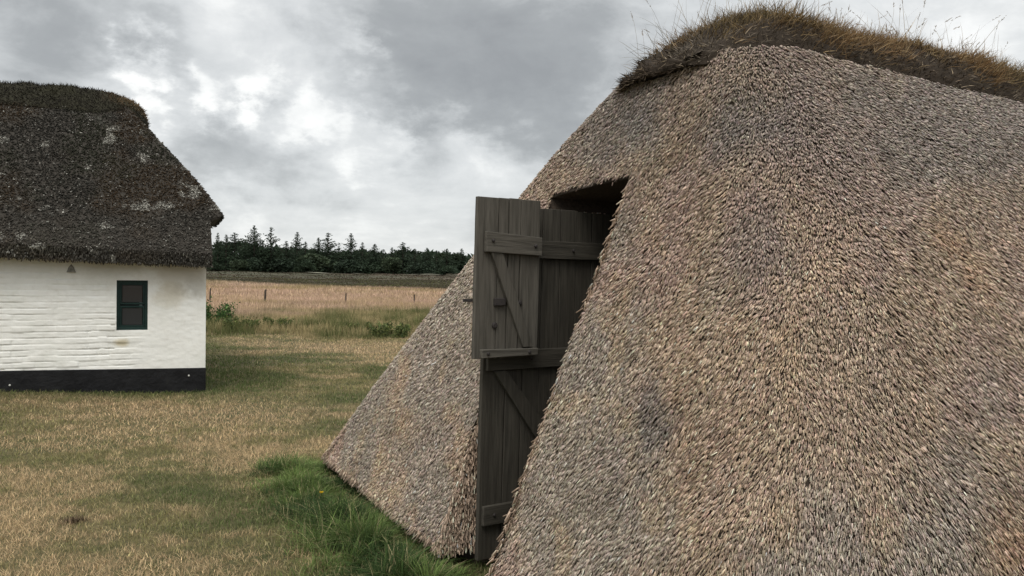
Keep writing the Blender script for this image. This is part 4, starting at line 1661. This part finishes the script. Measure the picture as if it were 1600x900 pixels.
def make_meadow():
    parts = []
    # green rough strip with weeds, then pinkish flowering grass
    for (n, r0, r1, wd, hs) in ((60000, 19.0, 32, .012, 1.0), (60000, 30, 50, .020, 1.0), (70000, 46, 108, .04, 1.0)):
        P = wedge(n, r0, r1, -27, 2)
        n = len(P)
        x, y = P[:, 0], P[:, 1]
        r = np.sqrt(x * x + y * y)
        e = fbm(x * .25, y * .25, 241)
        edge = r + (e - .5) * 7
        P = P[edge > 20.5]
        x, y, r, edge, e = x[edge > 20.5], y[edge > 20.5], r[edge > 20.5], edge[edge > 20.5], e[edge > 20.5]
        n = len(P)
        pink = sstep(24, 42, edge + (fbm(x * .5, y * .5, 243) - .5) * 22)
        heathm = sstep(-12, 3, r - heath_edge(x, y) + (fbm(x * .12, y * .12, 245) - .5) * 22)
        cl = fbm(x * 1.1, y * 1.1, 247)
        H = (RNG.uniform(.16, .42, n) * (.35 + 1.2 * cl) * (1 - pink) + RNG.uniform(.12, .36, n) * pink) * (1 - heathm * .6) * sstep(19.5, 23, edge) + .03
        gA, gB = np.array([.105, .115, .042]), np.array([.30, .245, .125])
        k = sstep(.42, .62, cl)[:, None]
        Cg = gB * (1 - k) + gA * k
        pk = np.array([.43, .300, .225])
        p2 = np.array([.42, .31, .185])
        k = sstep(.4, .62, fbm(x * .4, y * .9, 249))[:, None]
        Cp = p2 * (1 - k) + pk * k
        k = (sstep(.50, .66, fbm(x * .16, y * .35, 261)) * .65)[:, None]
        Cp = Cp * (1 - k) + np.array([.27, .22, .10]) * k
        k = (sstep(.50, .66, fbm(x * .2 + 9, y * .4, 263)) * .6)[:, None]
        Cp = Cp * (1 - k) + np.array([.56, .39, .29]) * k
        C = Cg * (1 - pink[:, None]) + Cp * pink[:, None]
        C = C * (1 - heathm[:, None]) + np.array([.07, .06, .035]) * heathm[:, None]
        C = C * np.exp(RNG.normal(0, .25, n))[:, None]
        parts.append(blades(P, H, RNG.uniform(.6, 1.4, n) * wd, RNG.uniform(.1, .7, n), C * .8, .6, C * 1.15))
    V, F, C = merge(parts)
    o = link_mesh('meadow_grass', np_mesh('meadow_grass', V, F, C), M_blade)
    tag(o, 'tall pinkish meadow grass with a green rough strip before it', 'grass', kind='stuff')
    # heather tussocks on the far heath
    n = 26000
    P = wedge(n, 72, 152, -27, 2)
    P = P[np.hypot(P[:, 0], P[:, 1]) > heath_edge(P[:, 0], P[:, 1]) - 3]
    n = len(P)
    x, y = P[:, 0], P[:, 1]
    cl = fbm(x * .07, y * .2, 251)
    hpat = fbm(x * .3, y * .5, 253)
    H = RNG.uniform(.04, .14, n) * (.5 + hpat)
    c1, c2, c3 = np.array([.052, .052, .030]), np.array([.078, .058, .042]), np.array([.105, .105, .045])
    k = sstep(.45, .6, cl)[:, None]
    C = c1 * (1 - k) + c2 * k
    k = sstep(.48, .6, hpat)[:, None] * sstep(130, 95, np.sqrt(x * x + y * y))[:, None]
    C = C * (1 - k) + c3 * k
    C *= np.exp(RNG.normal(0, .15, n))[:, None]
    V, F, C = blades(P, H, RNG.uniform(.10, .3, n), RNG.uniform(.2, 1, n), C, .5)
    o = link_mesh('heather', np_mesh('heather', V, F, C), M_blade)
    tag(o, 'dark brown heather covering the heath before the woods', 'heather', kind='stuff')


make_meadow()


def ground_at(u, v, z=0.0):
    d = ray(u, v)
    t = (z - CAM_H) / d.z
    p = Vector((0, 0, CAM_H)) + d * t
    return p


# ------------------------------------------------------------------ small plants
def leafy(name, x, y, h, r, ncl, cols, label, cat, group=None, leaf=.03):
    """weed: several stems with leaves"""
    z = float(terrain(x, y))
    root = empty(name, (x, y, z))
    tag(root, label, cat, group)
    b = np.array([x, y, z])
    n = ncl
    az = RNG.uniform(0, 6.28, n)
    rr = np.sqrt(RNG.random(n)) * r * .45
    P = b + np.stack([rr * np.cos(az), rr * np.sin(az), 0 * az], 1)
    up = unit(ZV + np.stack([np.cos(az), np.sin(az), 0 * az], 1) * (rr / r * .9)[:, None] + RNG.normal(0, .12, (n, 3)))
    H = RNG.uniform(.6, 1.0, n) * h
    V, F, C = blades(P, H, np.full(n, .010 * h / .5 + .003), RNG.uniform(0, .25, n), np.tile(np.array(cols[0]) * .8, (n, 1)), .5, None, up, 3)
    stem_part = (V, F, C)
    m_ = int(90)
    k = RNG.integers(0, n, n * m_)
    tt = RNG.random(n * m_) ** .8
    Pl = P[k] + up[k] * (H[k] * tt)[:, None] + RNG.normal(0, .045 * h / .5, (n * m_, 3))
    ul = unit(RNG.normal(0, 1, (n * m_, 3)) + ZV * .4)
    Cl = np.array(cols)[RNG.integers(0, len(cols), n * m_)] * np.exp(RNG.normal(0, .25, n * m_))[:, None]
    Vl, Fl, Cl = blades(Pl, RNG.uniform(.6, 1.4, n * m_) * leaf * 1.6, RNG.uniform(.6, 1.2, n * m_) * leaf * .8, RNG.uniform(0, .7, n * m_), Cl, .5, None, ul)
    Vl, Fl, Cl = merge([(Vl, Fl, Cl), stem_part])
    link_mesh('foliage', np_mesh('foliage', Vl, Fl, Cl), M_leaf, root)


GR = [(.070, .095, .032), (.115, .135, .05), (.055, .072, .026)]
p = ground_at(329, 512)
leafy('weed', p.x, p.y, .75, .8, 26, [(.035, .075, .022), (.06, .105, .03)], 'dark green bushy weed against the right corner of the white house', 'plant', None, .045)
for (u, v, h, r, nn, lab) in (
        (372, 518, .48, .9, 16, 'pale green weed clump just right of the dark weed by the white house'),
        (425, 515, .42, 1.0, 16, 'green weed clump in the rough strip below the nearest fence post'),
        (608, 527, .50, .9, 18, 'green weed clump in the rough strip beside the hut thatch'),
        (560, 519, .34, .8, 12, 'low weed clump in the rough strip left of the one beside the hut thatch')):
    p = ground_at(u, v)
    leafy('weed', p.x, p.y, h * .78, r, nn, GR + [(.14, .16, .05)], lab, 'plant', 'weed clumps in the rough strip', .040)

# yellow flower in the grass by the hut
p = ground_at(503, 800, 0)
fl = empty('yellow_flower', (p.x, p.y, 0))
tag(fl, 'small yellow flower in the long green grass by the hut', 'flower')
b0 = np.array([[p.x, p.y, 0.0]])
V, F, C = blades(b0, np.array([.13]), np.array([.004]), np.array([.05]), np.array([[.08, .13, .03]]), .4, None, None, 4)
link_mesh('stem', np_mesh('stem', V, F, C), M_blade, fl)
n = 26
az = np.linspace(0, 2 * np.pi * 2, n)
upv = unit(np.stack([np.cos(az), np.sin(az), RNG.uniform(.2, 1.0, n)], 1))
V, F, C = blades(np.tile(V[-1], (n, 1)), np.full(n, .017), np.full(n, .007), np.full(n, .1), np.tile([.75, .50, .02], (n, 1)), .4, None, upv)
link_mesh('petals', np_mesh('petals', V, F, C), M_blade, fl)

# brown tuft on the lawn
p = ground_at(115, 815)
n = 260
a = RNG.uniform(0, 6.28, n)
r = np.abs(RNG.normal(0, .045, n))
P = np.stack([p.x + r * np.cos(a) * 1.4, p.y + r * np.sin(a), terrain(p.x + 0 * r, p.y + 0 * r)], 1)
V, F, C = blades(P, RNG.uniform(.02, .05, n), RNG.uniform(.003, .006, n), RNG.uniform(.2, 1.5, n), np.array([.10, .07, .045]) * np.exp(RNG.normal(0, .3, n))[:, None], .5)
o = link_mesh('dead_tuft', np_mesh('dead_tuft', V, F, C), M_twig)
tag(o, 'small dark brown dead tuft in the lawn at lower left', 'tuft')

# ------------------------------------------------------------------ fence posts in the meadow
for (u, vb, vt, lab) in ((328, 466, 450, 'wooden fence post nearest the white house, half hidden by tall grass'),
                         (414, 466, 452, 'tall dark wooden fence post alone in the pink grass'),
                         (540, 466, 458, 'short wooden fence post in the middle of the pink meadow'),
                         (647, 467, 460, 'leaning short wooden fence post in the meadow beside the hut thatch')):
    d = ray(u, vb)
    k = 42.0 / math.hypot(d.x, d.y)
    x, y = d.x * k, d.y * k
    z = float(terrain(x, y))
    hor = 431 + .014 * (u - 800)
    top = CAM_H - (vt - hor) / 1250 * y
    root_h = top - z
    mb = MB()
    nsd = 7
    pw = .06 if u == 414 else .038
    for zz_, rr in ((-.1, pw), (root_h * .5, pw * .95), (root_h - .04, pw * .9), (root_h, pw * .6)):
        for k_ in range(nsd):
            a_ = k_ * 2 * math.pi / nsd
            mb.v.append((x + rr * math.cos(a_) + .03 * zz_, y + rr * math.sin(a_), z + zz_ + (.02 * math.cos(a_) if zz_ > .3 else 0)))
    for l in range(3):
        for k_ in range(nsd):
            k2 = (k_ + 1) % nsd
            mb.f.append((l * nsd + k_, l * nsd + k2, (l + 1) * nsd + k2, (l + 1) * nsd + k_))
    mb.f.append(tuple(3 * nsd + k_ for k_ in range(nsd)))
    o = mb.build('fence_post', M_bark)
    tag(o, lab, 'fence post', 'fence posts across the meadow')


# ------------------------------------------------------------------ trees
def conifer_mesh(h, wr, seed, dens=1.0, ragged=.3):
    rg = np.random.default_rng(seed)
    nwh = int(32 * dens)
    Ps, ups, Hs, Ws, Cs = [], [], [], [], []
    for i in range(nwh):
        f_ = (i + rg.random() * .6) / nwh
        z = h * (.06 + .93 * f_)
        R = wr * 1.45 * (1 - f_) ** .92 * rg.uniform(1 - ragged, 1 + ragged * .6) + .03
        tz = .45 + .75 * (1 - f_)
        nb = rg.integers(5, 9)
        for b_ in range(nb):
            az = rg.uniform(0, 6.28)
            Rb = R * rg.uniform(.6, 1.15)
            dirh = np.array([math.cos(az), math.sin(az), 0])
            rise = rg.uniform(-.25, .25) + f_ * .5
            m_ = max(3, int(Rb / .20))
            for c in range(m_):
                fr_ = (c + rg.random()) / m_
                pp = np.array([0, 0, z]) + dirh * Rb * fr_ + ZV * rise * Rb * fr_
                for _ in range(3):
                    Ps.append(pp + rg.normal(0, .06 * tz, 3))
                    ups.append(dirh * .9 + rg.normal(0, .55, 3) + ZV * (-.1 + .2 * f_))
                    Hs.append(rg.uniform(.20, .46) * tz)
                    Ws.append(rg.uniform(.08, .20) * tz)
                    sh = rg.normal(0, .28)
                    Cs.append(np.array([.021, .032, .018]) * math.exp(sh) * (1 + .3 * fr_))
    # leader
    for _ in range(6):
        Ps.append(np.array([0, 0, h * .95]))
        ups.append(ZV + rg.normal(0, .15, 3))
        Hs.append(h * .06)
        Ws.append(.05)
        Cs.append(np.array([.025, .05, .028]))
    V, F, C = blades(np.array(Ps), np.array(Hs), np.array(Ws), rg.uniform(0, .6, len(Ps)), np.array(Cs), .5, None, unit(np.array(ups)))
    return np_mesh('crown', V, F, C)


def broad_mesh(h, wr, seed, col, z0=.08):
    rg = np.random.default_rng(seed)
    nl = 11
    cen = []
    for _ in range(nl):
        a = rg.uniform(0, 6.28)
        f_ = rg.uniform(z0 + .15, .80)
        R = wr * rg.uniform(.1, .65) * (1 - abs(f_ - .45) * .9)
        cen.append((R * math.cos(a), R * math.sin(a), f_ * h, rg.uniform(.25, .42) * wr))
    cen.append((0, 0, h * .80, .25 * wr))
    n = 2600
    k = rg.integers(0, len(cen), n)
    cc = np.array(cen)
    d = unit(rg.normal(0, 1, (n, 3)))
    rad = cc[k, 3] * (rg.random(n) ** .4) * 1.15
    P = cc[k, :3] + d * rad[:, None] * np.array([1, 1, .9])
    P[:, 2] = np.clip(P[:, 2], .05, h)
    up = unit(d + rg.normal(0, .7, (n, 3)))
    C = np.array(col) * np.exp(rg.normal(0, .3, n))[:, None] * (0.8 + .45 * rg.random(len(cen))[k])[:, None]
    V, F, C = blades(P, rg.uniform(.18, .42, n), rg.uniform(.12, .28, n), rg.uniform(0, .6, n), C, .5, None, up)
    return np_mesh('crown', V, F, C)


def trunk_mesh(h, r):
    mb = MB()
    n = 7
    lv = ((-.3, r * 1.2), (h * .3, r * .8), (h * .7, r * .4), (h * .96, r * .08))
    for z, rr in lv:
        for k in range(n):
            a = k * 2 * math.pi / n
            mb.v.append((rr * math.cos(a), rr * math.sin(a), z))
    for l in range(3):
        for k in range(n):
            mb.f.append((l * n + k, l * n + (k + 1) % n, (l + 1) * n + (k + 1) % n, (l + 1) * n + k))
    # limbs
    for k in range(6):
        a = k * 2.4
        z = h * (.25 + .1 * k)
        L = h * .14
        d = Vector((math.cos(a), math.sin(a), .35)).normalized()
        s_ = d.cross(Vector((0, 0, 1))).normalized()
        u_ = s_.cross(d)
        mb.box(Vector((0, 0, z)), d, s_, u_, 0, L, -.03, .03, -.03, .03)
    me = bpy.data.meshes.new('trunk')
    me.from_pydata(mb.v, [], mb.f)
    me.materials.append(M_bark)
    me.update()
    return me


UH = 8.0
CON = []
for k, (wr, dn, rg_) in enumerate(((1.9, 1.0, .3), (2.3, 1.0, .35), (1.7, .9, .45), (2.6, 1.1, .25), (2.1, .8, .5))):
    cm = conifer_mesh(UH, wr, 300 + k, dn, rg_)
    cm.materials.append(M_leaf)
    CON.append((cm, trunk_mesh(UH, .16)))
BRD = []
for k, (wr, col) in enumerate(((3.0, (.024, .036, .019)), (3.4, (.020, .031, .017)), (2.6, (.030, .043, .020)))):
    cm = broad_mesh(6.0, wr, 320 + k, col)
    cm.materials.append(M_leaf)
    BRD.append((cm, trunk_mesh(5.0, .2)))
SHR = []
for k, (wr, col) in enumerate(((2.2, (.026, .040, .022)), (1.9, (.022, .034, .020)), (2.3, (.034, .047, .025)))):
    cm = broad_mesh(3.0, wr, 340 + k, col, .0)
    cm.materials.append(M_leaf)
    SHR.append((cm, trunk_mesh(2.4, .1)))


def put_tree(kind, pair, u, vtop, dist, label, cat, group, base_h, wide=1.0):
    d = ray(u, 426)
    k = dist / math.hypot(d.x, d.y)
    x, y = d.x * k, d.y * k
    z = float(terrain(x, y)) - .1
    hor = 431 + .014 * (u - 800)
    top = CAM_H + (hor - vtop) / 1250 * y
    sc = (top - z) / base_h
    root = bpy.data.objects.new(kind, None)
    root.location = (x, y, z)
    root.rotation_euler = (0, 0, random.uniform(0, 6.28))
    root.scale = (sc * wide, sc * wide, sc)
    COL.objects.link(root)
    tag(root, label, cat, group)
    for nm, me in (('crown', pair[0]), ('trunk', pair[1])):
        c = bpy.data.objects.new(nm, me)
        COL.objects.link(c)
        c.parent = root
    return root


G1 = 'conifers in the row of woods beyond the heath'
CT = [(340, 363, 'thin spiky conifer nearest the white house roof', .6), (366, 363, 'dense dark conifer third from the white house', 1.3), (353, 366, 'dark conifer second from the white house', 1.0),
      (397, 352, 'tallest pointed spruce left of the middle of the woods', .85), (423, 354, 'slender tall spruce just right of the tallest one', .75), (447, 376, 'low dark conifer right of the slender tall spruce', 1.1),
      (464, 362, 'thin topped spruce between the slender spruce and the broad one', .8), (477, 377, 'short conifer at the left foot of the broad spruce', 1.0), (497, 371, 'conifer leaning on the left flank of the broad spruce', .8),
      (512, 363, 'broad layered spruce in the middle of the woods', 1.15), (529, 384, 'low conifer in the gap right of the broad spruce', 1.0), (548, 364, 'narrow dense cone shaped spruce right of the gap', .85),
      (566, 378, 'rounded dark conifer just right of the narrow cone shaped spruce', .9), (585, 381, 'bushy topped conifer left of the dip in the woods', 1.1), (599, 389, 'small conifer at the dip in the woods', 1.0),
      (612, 386, 'short conifer right of the dip in the woods', 1.0), (629, 378, 'wide dark conifer that stands highest right of the dip', 1.25), (648, 388, 'conifer with level top right of the wide dark one', 1.1),
      (667, 387, 'dark conifer in the right part of the woods', 1.1), (682, 391, 'small pointed conifer in the right part of the woods', .9), (698, 388, 'bushy conifer second from the hut thatch', 1.1),
      (721, 388, 'dark conifer nearest the hut thatch', 1.0), (383, 374, 'dark conifer filling the left side of the tallest spruce', 1.1), (410, 378, 'low conifer between the tallest and the slender spruce', 1.1)]
for i, (u, v, lab, wd) in enumerate(CT):
    put_tree('conifer', CON[i % 5], u, v, 150 + random.uniform(-6, 8), lab, 'conifer', G1, UH, wd * 1.3)
# rounder dark trees closing the row behind
BT = [(345, 374, 'dark tree behind the two thin conifers beside the white house'), (378, 374, 'dark tree behind the dense conifer third from the white house'),
      (404, 380, 'dark tree behind the gap right of the tallest spruce'), (436, 384, 'dark tree behind the gap right of the slender tall spruce'), (456, 384, 'dark tree behind the thin topped spruce'),
      (486, 386, 'dark tree behind the gap left of the broad layered spruce'), (522, 389, 'dark tree behind the right flank of the broad layered spruce'), (538, 390, 'dark tree behind the gap left of the narrow cone shaped spruce'),
      (560, 387, 'dark tree behind the right side of the narrow cone shaped spruce'), (580, 388, 'dark tree behind the bushy topped conifer'), (604, 394, 'dark tree behind the dip in the woods'),
      (622, 389, 'dark tree behind the left side of the wide dark conifer'), (642, 390, 'dark tree behind the gap right of the wide dark conifer'), (664, 391, 'dark tree behind the right part of the woods, next to the level topped conifer'),
      (690, 393, 'dark tree behind the gap second from the hut thatch'), (712, 392, 'dark tree behind the woods right beside the hut thatch')]
for i, (u, v, lab) in enumerate(BT):
    put_tree('round_topped_tree', BRD[i % 3], u, v, 160 + random.uniform(-3, 6), lab, 'tree', 'dark trees behind the conifers', 6.0, 1.35)
# paler shrubs at the foot
SH = [(335, 409, 'dark shrub at the foot of the woods nearest the white house'), (372, 404, 'shrub below the dense dark conifer'), (398, 405, 'low dark shrub below the tallest spruce'), (438, 398, 'pale green shrub below the gap right of the slender spruce'),
      (474, 404, 'low round shrub standing forward of the woods left of the middle'), (486, 398, 'light green tall shrub below the conifer left of the broad spruce'), (527, 407, 'round green shrub standing forward below the broad spruce'), (545, 408, 'green shrub below the narrow cone shaped spruce'),
      (566, 404, 'pale shrub below the rounded dark conifer'), (590, 409, 'low light green shrub at the foot of the dip in the woods'), (615, 403, 'grey green shrub below the dip in the woods'), (655, 409, 'pale round shrub below the level topped conifer'),
      (671, 410, 'low green shrub in the right part of the woods'), (694, 410, 'low dark shrub close to the hut thatch')]
for i, (u, v, lab) in enumerate(SH):
    put_tree('shrub', SHR[(i * 2 + i // 3) % 3], u, v + (0, 3, -2, 5, 1)[i % 5], 143 + random.uniform(-3, 4), lab, 'shrub', 'shrubs at the foot of the woods', 3.0, 1.2 + .5 * (i % 2))
# distant continuation of the woods on either side, seen only from elsewhere
rg = np.random.default_rng(5)
nP = 26000
aa = np.radians(rg.uniform(-62, 58, nP))
rr_ = 168 + rg.normal(0, 6, nP)
X_, Y_ = rr_ * np.sin(aa), rr_ * np.cos(aa)
hh_ = 4.2 + 1.8 * (fbm(aa * 60, aa * 0, 401) - .5) * 2
Z_ = terrain(X_, Y_) + rg.random(nP) ** .8 * hh_
V, F, C = blades(np.stack([X_, Y_, Z_ - .3], 1), rg.uniform(.6, 1.3, nP), rg.uniform(.5, 1.1, nP), rg.uniform(0, .6, nP), np.array([.021, .033, .019]) * np.exp(rg.normal(0, .25, nP))[:, None], .5, None, unit(rg.normal(0, 1, (nP, 3)) + ZV * .8))
wo_ = link_mesh('far_wood', np_mesh('far_wood', V, F, C), M_leaf)
tag(wo_, 'dark far-off wood behind the single trees on the skyline', 'woods', kind='stuff')
# pale sandy track at the edge of the woods
n = 60
aa = np.radians(np.linspace(-26, 0, n))
Vt = []
for i, a in enumerate(aa):
    w0 = .15 + 3.2 * float(sstep(.35, .75, fbm(i * .22, 0.0, 411)))
    for r in (134.5, 134.5 + w0 * 1.6):
        x, y = r * math.sin(a), r * math.cos(a)
        Vt.append((x, y, float(terrain(x, y)) + .16))
me = bpy.data.meshes.new('sandy_track')
me.from_pydata(Vt, [], [(2 * i, 2 * i + 2, 2 * i + 3, 2 * i + 1) for i in range(n - 1)])
o = link_mesh('sandy_track', me, mat_flat('dry_sand', (.20, .19, .14), .95, .3, .3))
tag(o, 'pale sandy track along the edge of the woods', 'track', kind='structure')
